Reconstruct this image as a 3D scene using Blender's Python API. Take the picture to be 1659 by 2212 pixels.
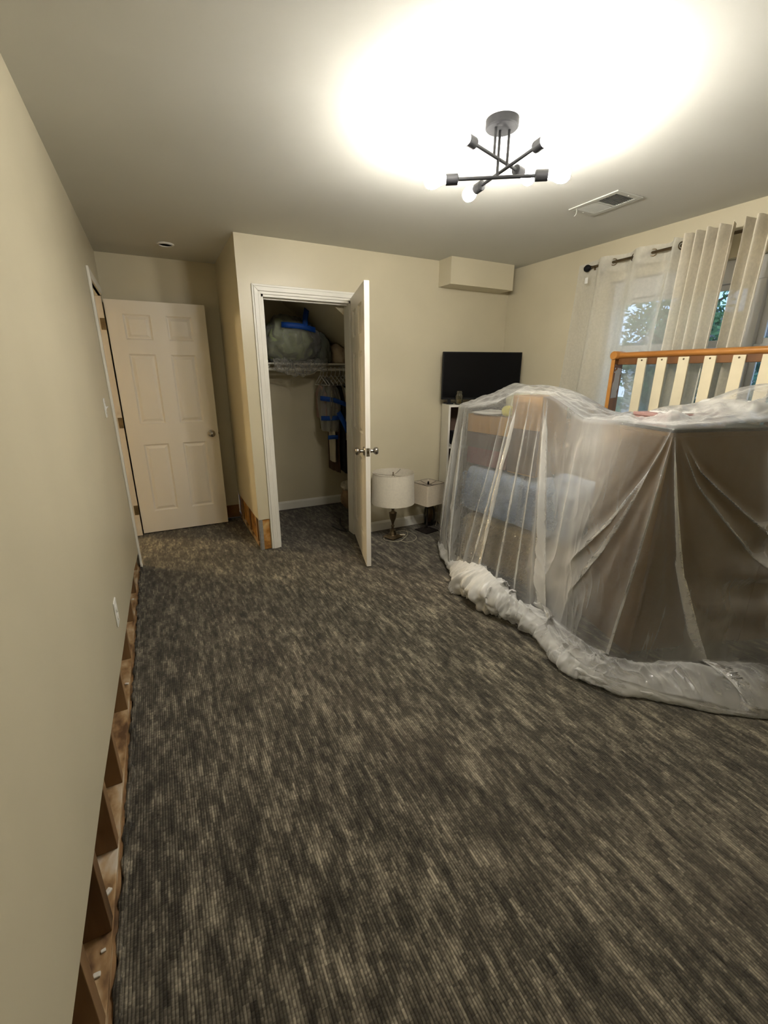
import bpy, math, random
import numpy as np
from mathutils import Vector, Matrix

for o in list(bpy.data.objects):
    bpy.data.objects.remove(o)
SC = bpy.context.scene
COL = SC.collection
PI = math.pi

# ------------------------------------------------------------------ camera
CAM_F, CAM_YAW, CAM_PITCH, CAM_ROLL = 935.7446, 0.4734, -0.3068, 0.0025
CAM_LOC = Vector((0.2845, 0.0, 1.4585))
fw = Vector((math.sin(CAM_YAW) * math.cos(CAM_PITCH), math.cos(CAM_YAW) * math.cos(CAM_PITCH), math.sin(CAM_PITCH)))
rt = Vector((math.cos(CAM_YAW), -math.sin(CAM_YAW), 0))
up = rt.cross(fw)
rt, up = math.cos(CAM_ROLL) * rt + math.sin(CAM_ROLL) * up, -math.sin(CAM_ROLL) * rt + math.cos(CAM_ROLL) * up
cd = bpy.data.cameras.new('camera')
cam = bpy.data.objects.new('camera', cd)
COL.objects.link(cam)
cam.matrix_world = Matrix(((rt.x, up.x, -fw.x, CAM_LOC.x), (rt.y, up.y, -fw.y, CAM_LOC.y), (rt.z, up.z, -fw.z, CAM_LOC.z), (0, 0, 0, 1)))
cd.sensor_fit = 'VERTICAL'
cd.sensor_height = 24.0
cd.lens = 24.0 * CAM_F / 2212.0
cd.clip_start = 0.02
SC.camera = cam

# ------------------------------------------------------------------ world, exposure
wd = bpy.data.worlds.new('sky'); SC.world = wd; wd.use_nodes = True
nt = wd.node_tree; nt.nodes.clear()
wo = nt.nodes.new('ShaderNodeOutputWorld'); wb = nt.nodes.new('ShaderNodeBackground')
tc = nt.nodes.new('ShaderNodeTexCoord'); wn = nt.nodes.new('ShaderNodeTexNoise'); wr = nt.nodes.new('ShaderNodeValToRGB')
wn.inputs['Scale'].default_value = 3.0; wn.inputs['Detail'].default_value = 5
wr.color_ramp.elements[0].position = .4; wr.color_ramp.elements[0].color = (.33, .52, .80, 1)
wr.color_ramp.elements[1].position = .65; wr.color_ramp.elements[1].color = (.75, .85, 1.0, 1)
nt.links.new(tc.outputs['Generated'], wn.inputs['Vector']); nt.links.new(wn.outputs['Fac'], wr.inputs['Fac'])
nt.links.new(wr.outputs['Color'], wb.inputs['Color']); nt.links.new(wb.outputs[0], wo.inputs[0])
wb.inputs['Strength'].default_value = 1.8

BULB = 260.0          # emission strength of each bulb in the ceiling light
HALL_W = 5.0         # hallway lamp
SC.view_settings.view_transform = 'Standard'
SC.view_settings.look = 'None'
SC.view_settings.gamma = 1.0
SC.view_settings.use_curve_mapping = False
SC.view_settings.exposure = 0.40
SC.cycles.transparent_max_bounces = 12
SC.cycles.max_bounces = 3
SC.cycles.diffuse_bounces = 4
SC.cycles.use_light_tree = False
SC.cycles.sampling_pattern = 'TABULATED_SOBOL'
SC.cycles.glossy_bounces = 2
SC.cycles.transmission_bounces = 2

# ------------------------------------------------------------------ helpers
rnd = random.Random(7)

def _h(ix, iy, iz, seed):
    n = (ix * 374761393 + iy * 668265263 + iz * 2147483647 + seed * 1274126177) & 0xffffffff
    n = ((n ^ (n >> 13)) * 1274126177) & 0xffffffff
    n = n ^ (n >> 16)
    return (n & 0xffff) / 32767.5 - 1.0

def noise3(x, y, z, seed=0):
    x, y, z = np.broadcast_arrays(np.asarray(x, float), np.asarray(y, float), np.asarray(z, float))
    ix, iy, iz = (np.floor(a).astype(np.int64) for a in (x, y, z))
    fx, fy, fz = x - ix, y - iy, z - iz
    fx, fy, fz = (a * a * (3 - 2 * a) for a in (fx, fy, fz))
    r = 0
    for dx in (0, 1):
        for dy in (0, 1):
            for dz in (0, 1):
                r = r + _h(ix + dx, iy + dy, iz + dz, seed) * (fx if dx else 1 - fx) * (fy if dy else 1 - fy) * (fz if dz else 1 - fz)
    return r

class MB:
    def __init__(s): s.v = []; s.f = []; s.sm = None
    def add(s, vs, fs):
        b = len(s.v); s.v += [tuple(map(float, p)) for p in vs]; s.f += [tuple(i + b for i in q) for q in fs]; return s
    def box(s, x0, x1, y0, y1, z0, z1):
        return s.add([(x0, y0, z0), (x1, y0, z0), (x1, y1, z0), (x0, y1, z0), (x0, y0, z1), (x1, y0, z1), (x1, y1, z1), (x0, y1, z1)],
                     [(0, 3, 2, 1), (4, 5, 6, 7), (0, 1, 5, 4), (1, 2, 6, 5), (2, 3, 7, 6), (3, 0, 4, 7)])
    def obox(s, o, a, b, c):
        """box from corner o along vectors a, b, c"""
        o, a, b, c = (Vector(q) for q in (o, a, b, c))
        p = [o, o + a, o + a + b, o + b]
        return s.add(p + [q + c for q in p], [(0, 3, 2, 1), (4, 5, 6, 7), (0, 1, 5, 4), (1, 2, 6, 5), (2, 3, 7, 6), (3, 0, 4, 7)])
    def prism(s, pts, off):
        off = Vector(off); n = len(pts); P = [Vector(p) for p in pts]
        return s.add(P + [p + off for p in P], [tuple(range(n - 1, -1, -1)), tuple(range(n, 2 * n))] + [(i, (i + 1) % n, n + (i + 1) % n, n + i) for i in range(n)])
    def rings(s, R, closed=True, cap0=True, cap1=True):
        n = len(R[0]); vs = [p for r in R for p in r]; fs = []
        for i in range(len(R) - 1):
            for j in range(n if closed else n - 1):
                k = (j + 1) % n
                fs.append((i * n + j, i * n + k, (i + 1) * n + k, (i + 1) * n + j))
        if cap0: fs.append(tuple(range(n - 1, -1, -1)))
        if cap1: fs.append(tuple((len(R) - 1) * n + j for j in range(n)))
        return s.add(vs, fs)
    def lathe(s, prof, c=(0, 0, 0), n=24, cap0=True, cap1=True, axis=None, ph=0.0):
        c = Vector(c); ax = Vector(axis).normalized() if axis else Vector((0, 0, 1))
        q = ax.to_track_quat('Z', 'Y').to_matrix() if axis else Matrix.Identity(3)
        R = [[c + q @ Vector((r * math.cos(ph + 2 * PI * j / n), r * math.sin(ph + 2 * PI * j / n), z)) for j in range(n)] for r, z in prof]
        return s.rings(R, True, cap0, cap1)
    def cyl(s, p0, p1, r0, r1=None, n=12):
        p0, p1 = Vector(p0), Vector(p1); d = p1 - p0
        return s.lathe([(r0, 0), (r0 if r1 is None else r1, d.length)], p0, n, axis=d)
    def tube(s, pts, r, n=8, closed=False):
        P = [Vector(p) for p in pts]; R = []; m = len(P); ref = None
        for i, p in enumerate(P):
            t = (P[(i + 1) % m] - P[i - 1]) if closed else (P[min(i + 1, m - 1)] - P[max(i - 1, 0)])
            t.normalize()
            if ref is None: ref = t.orthogonal().normalized()
            ref = (ref - t * ref.dot(t)).normalized(); b = t.cross(ref)
            rr = r[i] if isinstance(r, (list, tuple)) else r
            R.append([p + rr * (math.cos(2 * PI * j / n) * ref + math.sin(2 * PI * j / n) * b) for j in range(n)])
        if closed: R.append(R[0])
        return s.rings(R, True, not closed, not closed)
    def grid(s, G, closed_u=False):
        G = np.asarray(G); nu, nv = G.shape[:2]
        b = len(s.v); s.v += [tuple(p) for p in G.reshape(-1, 3).tolist()]
        i, j = np.meshgrid(np.arange(nu - 1), np.arange(nv - 1), indexing='ij')
        a = b + i * nv + j
        s.f += [tuple(q) for q in np.stack([a, a + nv, a + nv + 1, a + 1], -1).reshape(-1, 4).tolist()]
        return s
    def rbox(s, c, h, r, rot=0.0, n=10, amp=0.0, freq=6.0, seed=0, sag=0.0):
        """rounded, optionally lumpy box"""
        h = np.array(h, float); inner = h - r
        co, si = math.cos(rot), math.sin(rot)
        u = np.linspace(-1, 1, n)
        for ax in range(3):
            for sg in (-1, 1):
                A, B = np.meshgrid(u, u, indexing='ij')
                q = np.zeros((n, n, 3)); q[..., ax] = sg; q[..., (ax + 1) % 3] = A * sg; q[..., (ax + 2) % 3] = B
                p = q * h; cl = np.clip(p, -inner, inner); d = p - cl
                L = np.linalg.norm(d, axis=-1, keepdims=True); nr = d / np.maximum(L, 1e-9)
                p = cl + r * nr
                if sag: p[..., 2] *= (1 - sag * ((p[..., 0] / h[0]) ** 2 * .5 + (p[..., 1] / h[1]) ** 2 * .5))
                if amp:
                    P2 = p + np.array(c)
                    dd = noise3(P2[..., 0] * freq, P2[..., 1] * freq, P2[..., 2] * freq, seed) + .5 * noise3(P2[..., 0] * freq * 2.3, P2[..., 1] * freq * 2.3, P2[..., 2] * freq * 2.3, seed + 1)
                    nn = p / h; nn = nn / np.maximum(np.linalg.norm(nn, axis=-1, keepdims=True), 1e-6)
                    k = np.clip((p[..., 2:3] + h[2]) / .05, 0, 1)
                    p = p + nn * dd[..., None] * amp * k
                x = p[..., 0] * co - p[..., 1] * si; y = p[..., 0] * si + p[..., 1] * co
                s.grid(np.stack([x + c[0], y + c[1], p[..., 2] + c[2]], -1))
        s.weld = True
        return s
    weld = False
    def xf(s, M):
        s.v = [tuple(M @ Vector(p)) for p in s.v]; return s
    def build(s, name, mat, parent=None, smooth=False, bevel=0.0, bseg=2):
        me = bpy.data.meshes.new(name)
        me.from_pydata(s.v, [], s.f)
        if s.weld:
            import bmesh
            bm = bmesh.new(); bm.from_mesh(me); bmesh.ops.remove_doubles(bm, verts=bm.verts, dist=1e-5); bm.to_mesh(me); bm.free()
        me.validate(); me.update()
        me.materials.append(mat)
        if smooth is True: me.polygons.foreach_set('use_smooth', [True] * len(me.polygons))
        elif smooth:
            me.polygons.foreach_set('use_smooth', [True] * len(me.polygons))
            me.set_sharp_from_angle(angle=math.radians(smooth))
        o = bpy.data.objects.new(name, me); COL.objects.link(o)
        if parent is not None:
            o.parent = parent
            if parent.parent is None: o.location = -Vector(parent.location)
        if bevel:
            b = o.modifiers.new('bevel', 'BEVEL'); b.width = bevel; b.segments = bseg; b.limit_method = 'ANGLE'; b.angle_limit = math.radians(40)
        return o

def tag(o, label, cat, group=None):
    o['label'] = label; o['category'] = cat
    if group: o['group'] = group
    return o
def thing(name, loc, label, cat, group=None):
    o = bpy.data.objects.new(name, None); COL.objects.link(o); o.location = loc; o.empty_display_size = .05
    return tag(o, label, cat, group)
def struct(o, label=None, cat=None):
    o['kind'] = 'structure'
    if label: o['label'] = label
    if cat: o['category'] = cat
    return o
def sthing(name, loc, label=None, cat=None):
    o = bpy.data.objects.new(name, None); COL.objects.link(o); o.location = loc; o.empty_display_size = .05
    return struct(o, label, cat)

# ------------------------------------------------------------------ materials
def newmat(name):
    m = bpy.data.materials.new(name); m.use_nodes = True; m.node_tree.nodes.clear()
    return m, m.node_tree
class NT:
    def __init__(s, t): s.t = t
    def n(s, k, **kw):
        nd = s.t.nodes.new('ShaderNode' + k)
        for a, b in kw.items(): setattr(nd, a, b)
        return nd
    def l(s, a, b): s.t.links.new(a, b)
    def m(s, op, a, b=None, clamp=False):
        nd = s.n('Math', operation=op); nd.use_clamp = clamp
        for i, q in enumerate((a, b)):
            if q is None: continue
            if isinstance(q, (int, float)): nd.inputs[i].default_value = q
            else: s.l(q, nd.inputs[i])
        return nd.outputs[0]
    def co(s, scale=None):
        o = s.n('TexCoord').outputs['Object']
        if scale is None: return o
        mp = s.n('Mapping'); mp.inputs['Scale'].default_value = scale; s.l(o, mp.inputs['Vector']); return mp.outputs[0]
    def noise(s, vec, scale, detail=3, rough=.5, dist=0):
        nd = s.n('TexNoise'); nd.inputs['Scale'].default_value = scale; nd.inputs['Detail'].default_value = detail
        nd.inputs['Roughness'].default_value = rough; nd.inputs['Distortion'].default_value = dist
        s.l(vec, nd.inputs['Vector']); return nd.outputs['Fac']
    def ramp(s, fac, stops, interp='LINEAR'):
        nd = s.n('ValToRGB'); cr = nd.color_ramp; cr.interpolation = interp
        while len(cr.elements) < len(stops): cr.elements.new(.5)
        for e, (p, c) in zip(cr.elements, stops): e.position = p; e.color = (*c, 1)
        s.l(fac, nd.inputs['Fac']); return nd.outputs['Color']
    def bump(s, h, strength, dist=.01):
        nd = s.n('Bump'); nd.inputs['Strength'].default_value = strength; nd.inputs['Distance'].default_value = dist
        s.l(h, nd.inputs['Height']); return nd.outputs['Normal']

def pm(name, col, rough=.6, metal=0.0, var=.08, scale=12, bump=.15, bscale=160, bdist=.002, stretch=None, spec=.4, sheen=0.0, cols=None):
    """painted / plain procedural material: noise-varied colour and fine relief"""
    m, t = newmat(name); N = NT(t)
    out = N.n('OutputMaterial'); b = N.n('BsdfPrincipled'); N.l(b.outputs[0], out.inputs[0])
    vec = N.co(stretch)
    f = N.noise(vec, scale, 4)
    if cols: c = N.ramp(f, cols)
    else:
        a = tuple(max(0, x * (1 - var)) for x in col); z = tuple(min(1, x * (1 + var)) for x in col)
        c = N.ramp(f, [(.3, a), (.7, z)])
    N.l(c, b.inputs['Base Color'])
    b.inputs['Roughness'].default_value = rough; b.inputs['Metallic'].default_value = metal
    b.inputs['Specular IOR Level'].default_value = spec
    if sheen: b.inputs['Sheen Weight'].default_value = sheen
    if bump: N.l(N.bump(N.noise(vec, bscale, 2), bump, bdist), b.inputs['Normal'])
    return m

M = {}
M['wall'] = pm('wall_paint', (.625, .562, .405), .34, var=.03, scale=2.5, bump=.03, bscale=24, bdist=.002)
M['ceil'] = pm('ceiling_paint', (.67, .66, .605), .85, var=.02, scale=2, bump=0)
M['trim'] = pm('white_trim_paint', (.80, .775, .70), .38, var=.02, scale=6, bump=0)
M['trimdirty'] = pm('dirty_jamb_paint', (.62, .55, .45), .5, bump=.1, bscale=90, scale=9, cols=[(.25, (.45, .34, .24)), (.4, (.66, .58, .47)), (.8, (.76, .70, .60))], stretch=(1, 1, .5))
M['door'] = pm('door_paint', (.78, .735, .65), .42, var=.02, scale=5, bump=0, stretch=(1, 1, .25))
M['gyp'] = pm('gypsum_edge', (.66, .63, .56), .9, var=.1, scale=30)
M['stud'] = pm('raw_stud_wood', (.42, .28, .15), .75, bump=.3, bscale=60, scale=8, stretch=(1, 1, .15), cols=[(.25, (.05, .025, .010)), (.5, (.20, .11, .045)), (.8, (.36, .23, .11))])
M['plate'] = pm('raw_plate_wood', (.5, .38, .24), .75, bump=.3, bscale=60, scale=16, stretch=(1, .5, 1), cols=[(.33, (.10, .05, .02)), (.45, (.30, .18, .08)), (.56, (.46, .33, .19)), (.7, (.56, .49, .39))])
M['sheath'] = pm('brown_paper_backing', (.24, .13, .05), .8, bump=.2, scale=4, cols=[(.3, (.09, .04, .015)), (.55, (.26, .13, .045)), (.8, (.40, .25, .11))])
M['stain'] = pm('water_stained_board', (.4, .2, .05), .7, bump=.3, scale=14, cols=[(.3, (.10, .04, .01)), (.5, (.42, .19, .035)), (.75, (.62, .42, .18))])
M['metal'] = pm('galvanised_bead', (.45, .45, .44), .5, .7, var=.15, scale=40)
M['concrete'] = pm('bare_slab', (.30, .27, .23), .9, var=.2, scale=20, bump=.4)
M['black'] = pm('black_powder_coat', (.010, .010, .011), .6, 0, var=.2, scale=30, spec=.15)
M['nickel'] = pm('brushed_nickel', (.40, .37, .33), .25, 1.0, var=.06, scale=40, bump=.03)
M['bronze'] = pm('antique_brass', (.20, .155, .10), .28, 1.0, var=.2, scale=20, bump=.05)
M['dark_metal'] = pm('dark_bronze', (.025, .02, .018), .4, .6, var=.2, scale=30)
M['screen'] = pm('tv_screen', (.003, .003, .0035), .30, 0, var=.1, bump=0, spec=.15)
M['tvbody'] = pm('tv_plastic', (.008, .008, .009), .45, 0, var=.2, bump=.1, spec=.2)
M['white_lam'] = pm('white_laminate', (.74, .71, .63), .4, var=.02, bump=0)
M['shade'] = pm('linen_shade', (.72, .66, .54), .85, var=.05, scale=60, bump=.35, bscale=400, sheen=.2)
M['shade_dark'] = pm('oatmeal_shade', (.60, .52, .40), .85, var=.06, scale=60, bump=.4, bscale=350, sheen=.2)
M['cord'] = pm('clear_gold_cord', (.42, .37, .27), .45, var=.1)
M['cord_black'] = pm('black_cord', (.015, .015, .015), .5, var=.1)
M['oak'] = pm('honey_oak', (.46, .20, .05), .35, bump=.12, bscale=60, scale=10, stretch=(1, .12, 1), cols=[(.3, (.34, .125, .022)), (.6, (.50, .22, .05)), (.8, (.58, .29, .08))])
M['oak_shaded'] = pm('shaded_oak_side', (.16, .07, .025), .45, bump=.12, scale=10, stretch=(1, 1, .12), cols=[(.3, (.09, .035, .012)), (.7, (.22, .095, .03))])  # darker copy of the honey oak, shade of the unlit faces in its colour
M['cream'] = pm('cream_slat_paint', (.80, .71, .50), .42, var=.03, bump=.05)
M['paper'] = pm('white_paper', (.75, .74, .70), .8, var=.04, bump=.05)
M['labelpaper'] = pm('torn_label', (.42, .40, .38), .8, var=.08, bump=.05)
M['brown_panel'] = pm('brown_hardboard', (.150, .080, .020), .55, var=.10, scale=5, bump=0)
M['cardboard'] = pm('cardboard', (.50, .29, .09), .8, var=.06, scale=8, bump=.15, bscale=120, stretch=(1, 1, .2))
M['cardboard2'] = pm('dull_cardboard', (.34, .195, .072), .8, var=.07, scale=8, bump=.15, bscale=120, stretch=(1, 1, .2))
M['maroon'] = pm('maroon_plastic', (.16, .035, .03), .45, var=.15, scale=5, bump=.05)
M['umber'] = pm('umber_board', (.10, .06, .042), .6, var=.15, scale=5, bump=.05)
M['blue_fur'] = pm('pale_blue_plush', (.46, .60, .84), .95, var=.14, scale=14, bump=.9, bscale=110, bdist=.012, sheen=.6)
M['tan_fur'] = pm('tan_plush', (.56, .46, .28), .95, var=.20, scale=16, bump=.9, bscale=100, bdist=.012, sheen=.5)
M['yellow'] = pm('yellow_fabric', (.68, .62, .12), .8, var=.2, scale=20, bump=.3)
M['pale_yellow'] = pm('pale_yellow_pillow', (.66, .64, .40), .9, var=.12, scale=10, bump=.3, bscale=60)
M['pinkbox'] = pm('faded_red_card', (.33, .19, .17), .6, var=.15, scale=6)
M['glassdark'] = pm('grey_glazed_board', (.20, .22, .20), .12, var=.1, scale=4, bump=0, spec=.6)
M['green'] = pm('sage_comforter', (.30, .34, .19), .9, var=.22, scale=9, bump=.4, bscale=60, bdist=.006)
M['beige_cloth'] = pm('beige_blanket', (.46, .37, .26), .9, var=.12, scale=9, bump=.4, bscale=80)
M['grey_cloth'] = pm('dark_grey_blanket', (.13, .14, .12), .9, var=.2, scale=9, bump=.4, bscale=80)
M['tape'] = pm('blue_painters_tape', (.004, .055, .30), .6, var=.1, scale=30, bump=.15)
M['cloth_white'] = pm('off_white_garment', (.58, .53, .42), .9, var=.06, bump=.3)
M['cloth_black'] = pm('black_garment', (.012, .012, .014), .9, var=.3, bump=.3)
M['cloth_olive'] = pm('olive_garment', (.13, .13, .05), .9, var=.2, bump=.3)
M['cloth_brown'] = pm('dark_brown_garment', (.07, .035, .02), .9, var=.2, bump=.3)
M['cloth_pink'] = pm('dusty_pink_garment', (.36, .25, .21), .9, var=.2, bump=.3)
M['navy'] = pm('navy_garment', (.012, .014, .03), .9, var=.2, bump=.3)
M['tan_bag'] = pm('tan_bag', (.34, .23, .13), .85, var=.25, scale=14, bump=.3)
M['vent'] = pm('vent_enamel', (.56, .56, .51), .4, var=.02, bump=0)
M['ventshade'] = pm('duct_shade', (.05, .05, .05), .8, var=.1, bump=0)
M['plate_white'] = pm('white_plastic', (.80, .79, .74), .35, var=.01, bump=0)
M['vinyl'] = pm('white_vinyl', (.70, .70, .70), .4, var=.02, bump=.02)
M['grass'] = pm('lawn', (.10, .15, .05), .9, var=.3, scale=3, bump=.5, bscale=30)
M['leaf'] = pm('tree_leaf', (.07, .16, .06), .7, var=.4, scale=2, bump=.1)
M['leaf2'] = pm('spruce_leaf', (.05, .13, .09), .7, var=.4, scale=2, bump=.1)
M['bark'] = pm('bark', (.10, .07, .05), .9, var=.3, scale=12, bump=.5)
M['siding'] = pm('house_siding', (.45, .46, .50), .7, var=.05, scale=5, bump=.1)
M['roof'] = pm('house_roof', (.10, .09, .09), .9, var=.2, scale=9, bump=.3)

def mk_carpet():
    m, t = newmat('ribbed_loop_carpet'); N = NT(t)
    out = N.n('OutputMaterial'); b = N.n('BsdfPrincipled'); N.l(b.outputs[0], out.inputs[0])
    sp = N.n('SeparateXYZ'); N.l(N.co(), sp.inputs[0]); x, y = sp.outputs[0], sp.outputs[1]
    p = .0085
    xr = N.m('DIVIDE', x, p); xi = N.m('FLOOR', xr); fx = N.m('SUBTRACT', xr, xi)
    w1 = N.n('TexWhiteNoise', noise_dimensions='1D'); N.l(xi, w1.inputs['W'])
    yo = N.m('ADD', y, N.m('MULTIPLY', w1.outputs['Value'], 3.0))
    yi = N.m('FLOOR', N.m('DIVIDE', yo, .034))
    cv = N.n('CombineXYZ'); N.l(xi, cv.inputs[0]); N.l(yi, cv.inputs[1])
    w2 = N.n('TexWhiteNoise', noise_dimensions='2D'); N.l(cv.outputs[0], w2.inputs['Vector'])
    cf = N.n('CombineXYZ'); N.l(xi, cf.inputs[0]); N.l(N.m('FLOOR', N.m('DIVIDE', yo, .0062)), cf.inputs[1])
    w3 = N.n('TexWhiteNoise', noise_dimensions='2D'); N.l(cf.outputs[0], w3.inputs['Vector'])
    streak = N.noise(N.co((30, 6.5, 1)), 1.0, 4, .62)
    mid = N.noise(N.co((7, 3.2, 1)), 1.0, 3, .55)
    x2 = N.m('FLOOR', N.m('DIVIDE', x, p * 2))
    wa = N.n('TexWhiteNoise', noise_dimensions='1D'); N.l(x2, wa.inputs['W'])
    y2 = N.m('FLOOR', N.m('DIVIDE', N.m('ADD', y, N.m('MULTIPLY', wa.outputs['Value'], 5.0)), .048))
    c2 = N.n('CombineXYZ'); N.l(x2, c2.inputs[0]); N.l(y2, c2.inputs[1])
    wc = N.n('TexWhiteNoise', noise_dimensions='2D'); N.l(c2.outputs[0], wc.inputs['Vector'])
    v = N.m('ADD', N.m('MULTIPLY', streak, 1.20), N.m('MULTIPLY', w2.outputs['Value'], .20))
    v = N.m('ADD', v, N.m('MULTIPLY', wc.outputs['Value'], .22))
    v = N.m('ADD', v, N.m('MULTIPLY', w3.outputs['Value'], .15))
    v = N.m('ADD', v, N.m('MULTIPLY', mid, .62))
    v = N.m('SUBTRACT', v, .77)
    c = N.ramp(v, [(.10, (.028, .0235, .0175)), (.38, (.074, .064, .047)), (.58, (.160, .140, .104)), (.85, (.36, .315, .235))])
    # groove between ribs, its shade multiplied into the base colour
    rib = N.m('SINE', N.m('MULTIPLY', fx, PI))
    g = N.m('POWER', rib, .6)
    loop = N.m('ABSOLUTE', N.m('SINE', N.m('MULTIPLY', yo, PI / .0062)))
    mx = N.n('MixRGB', blend_type='MULTIPLY'); mx.inputs[0].default_value = 1
    gg = N.m('ADD', N.m('MULTIPLY', g, .72), .30)
    N.l(c, mx.inputs[1]); N.l(gg, mx.inputs[2])
    N.l(mx.outputs[0], b.inputs['Base Color'])
    hh = N.m('ADD', g, N.m('MULTIPLY', loop, .18)); hh = N.m('ADD', hh, N.m('MULTIPLY', w3.outputs['Value'], .5))
    N.l(N.bump(hh, .6, .004), b.inputs['Normal'])
    b.inputs['Roughness'].default_value = .95; b.inputs['Specular IOR Level'].default_value = .12
    b.inputs['Sheen Weight'].default_value = .15
    return m
M['carpet'] = mk_carpet()

def film(name, a, tint=(.93, .92, .88), gloss=.5, rough=.16, bscale=14, bstr=.5, trans=.45, bdist=.02, layered=False):
    """thin translucent film: haze grows with the path through the sheet"""
    m, t = newmat(name); N = NT(t)
    out = N.n('OutputMaterial')
    tr = N.n('BsdfTransparent'); tr.inputs[0].default_value = (.975, .97, .955, 1)
    di = N.n('BsdfDiffuse'); di.inputs[0].default_value = (*tint, 1)
    tl = N.n('BsdfTranslucent'); tl.inputs[0].default_value = (*tint, 1)
    hz = N.n('MixShader'); hz.inputs[0].default_value = trans; N.l(di.outputs[0], hz.inputs[1]); N.l(tl.outputs[0], hz.inputs[2])
    co = N.co()
    hgt = N.noise(co, bscale, 4, .6, 1.2)
    nb = N.bump(hgt, bstr, bdist)
    lw = N.n('LayerWeight'); lw.inputs['Blend'].default_value = .5
    cosv = N.m('MAXIMUM', N.m('SUBTRACT', 1.0, lw.outputs['Facing']), .10)
    soft = N.noise(co, 2.6, 3)
    thick = N.m('ADD', .42, N.m('MULTIPLY', N.m('POWER', soft, 2.0), 1.9))
    for sc_, ln_ in (((7, 7, 1.2), .22),):
        nn_ = N.noise(N.co(sc_), 1.0, 2, .5, .2)
        rd = N.m('POWER', N.m('SUBTRACT', 1.0, N.m('ABSOLUTE', N.m('SUBTRACT', N.m('MULTIPLY', nn_, 2.0), 1.0))), 6.0)
        thick = N.m('ADD', thick, N.m('MULTIPLY', rd, ln_))
    if layered:      # how many plies lie gathered at this point of the sheet
        at = N.n('Attribute'); at.attribute_name = 'plies'; thick = N.m('MULTIPLY', thick, at.outputs['Fac'])
    op = N.m('SUBTRACT', 1.0, N.m('POWER', 1 - a, N.m('DIVIDE', thick, cosv)), clamp=True)
    mx = N.n('MixShader'); N.l(op, mx.inputs[0]); N.l(tr.outputs[0], mx.inputs[1]); N.l(hz.outputs[0], mx.inputs[2])
    gl = N.n('BsdfGlossy'); gl.inputs['Roughness'].default_value = rough; N.l(nb, gl.inputs['Normal'])
    fr = N.n('Fresnel'); fr.inputs['IOR'].default_value = 1.5; N.l(nb, fr.inputs['Normal'])
    m2 = N.n('MixShader'); N.l(N.m('MULTIPLY', fr.outputs[0], gloss, clamp=True), m2.inputs[0]); N.l(mx.outputs[0], m2.inputs[1]); N.l(gl.outputs[0], m2.inputs[2])
    N.l(m2.outputs[0], out.inputs[0])
    return m
M['film'] = film('clear_plastic_film', .105, tint=(.98, .965, .92), gloss=.8, rough=.11, bscale=16, bstr=.45, trans=.25, layered=True)
M['film2'] = film('plastic_bag_film', .22, gloss=.9, bscale=22, bstr=.6)

def sheer(name, a, col, bscale=700, trans=.6):
    m, t = newmat(name); N = NT(t)
    out = N.n('OutputMaterial')
    tr = N.n('BsdfTransparent'); di = N.n('BsdfDiffuse'); tl = N.n('BsdfTranslucent')
    co = N.co()
    c = N.ramp(N.noise(co, 60, 3), [(.3, tuple(x * .93 for x in col)), (.7, tuple(min(1, x * 1.05) for x in col))])
    N.l(c, di.inputs[0]); N.l(c, tl.inputs[0])
    hz = N.n('MixShader'); hz.inputs[0].default_value = trans; N.l(di.outputs[0], hz.inputs[1]); N.l(tl.outputs[0], hz.inputs[2])
    lw = N.n('LayerWeight'); lw.inputs['Blend'].default_value = .5
    cosv = N.m('MAXIMUM', N.m('SUBTRACT', 1.0, lw.outputs['Facing']), .1)
    op = N.m('SUBTRACT', 1.0, N.m('POWER', 1 - a, N.m('DIVIDE', 1.0, cosv)), clamp=True)
    mx = N.n('MixShader'); N.l(op, mx.inputs[0]); N.l(tr.outputs[0], mx.inputs[1]); N.l(hz.outputs[0], mx.inputs[2])
    N.l(mx.outputs[0], out.inputs[0])
    return m
M['sheer'] = sheer('sheer_voile', .50, (.93, .90, .80), trans=.42)
M['sheer_dense'] = sheer('linen_voile', .80, (.93, .86, .71), trans=.32)

def glass(name, tint=(1, 1, 1), rough=.02, ior=1.45, k=1.0):
    m, t = newmat(name); N = NT(t)
    out = N.n('OutputMaterial'); tr = N.n('BsdfTransparent'); gl = N.n('BsdfGlossy')
    c = N.ramp(N.noise(N.co(), 4, 2), [(.3, tuple(x * .97 for x in tint)), (.7, tint)])
    N.l(c, tr.inputs[0]); gl.inputs['Roughness'].default_value = rough
    fr = N.n('Fresnel'); fr.inputs['IOR'].default_value = ior
    mx = N.n('MixShader'); N.l(N.m('MULTIPLY', fr.outputs[0], k, clamp=True), mx.inputs[0]); N.l(tr.outputs[0], mx.inputs[1]); N.l(gl.outputs[0], mx.inputs[2])
    N.l(mx.outputs[0], out.inputs[0]); return m
M['pane'] = glass('window_glass', (.95, .98, 1.0))
M['jar'] = glass('jar_glass', (.86, .83, .70), ior=1.6, k=1.6)
M['amber'] = glass('amber_glass', (.72, .60, .34), ior=1.6, k=1.6)

def emit(name, col, s):
    m, t = newmat(name); N = NT(t)
    out = N.n('OutputMaterial'); e = N.n('Emission')
    c = N.ramp(N.noise(N.co(), 20, 1), [(0, col), (1, col)])
    N.l(c, e.inputs[0]); e.inputs[1].default_value = s; N.l(e.outputs[0], out.inputs[0]); return m
M['bulb'] = emit('lit_bulb', (1.0, .955, .87), BULB)
M['hallbulb'] = emit('hall_lit_lens', (1.0, .76, .44), 560.0)

# ------------------------------------------------------------------ room
W, YB, H, X1, YC, YN = 3.4725, 3.595, 2.4127, .9272, 4.64, -.55
CX0, CX1, CZ = 1.088, 1.815, 2.03          # closet opening
DY0, DY1, DZ = 3.715, 4.475, 2.06          # hall doorway in the left wall
CB = 4.69                                  # closet back

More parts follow.
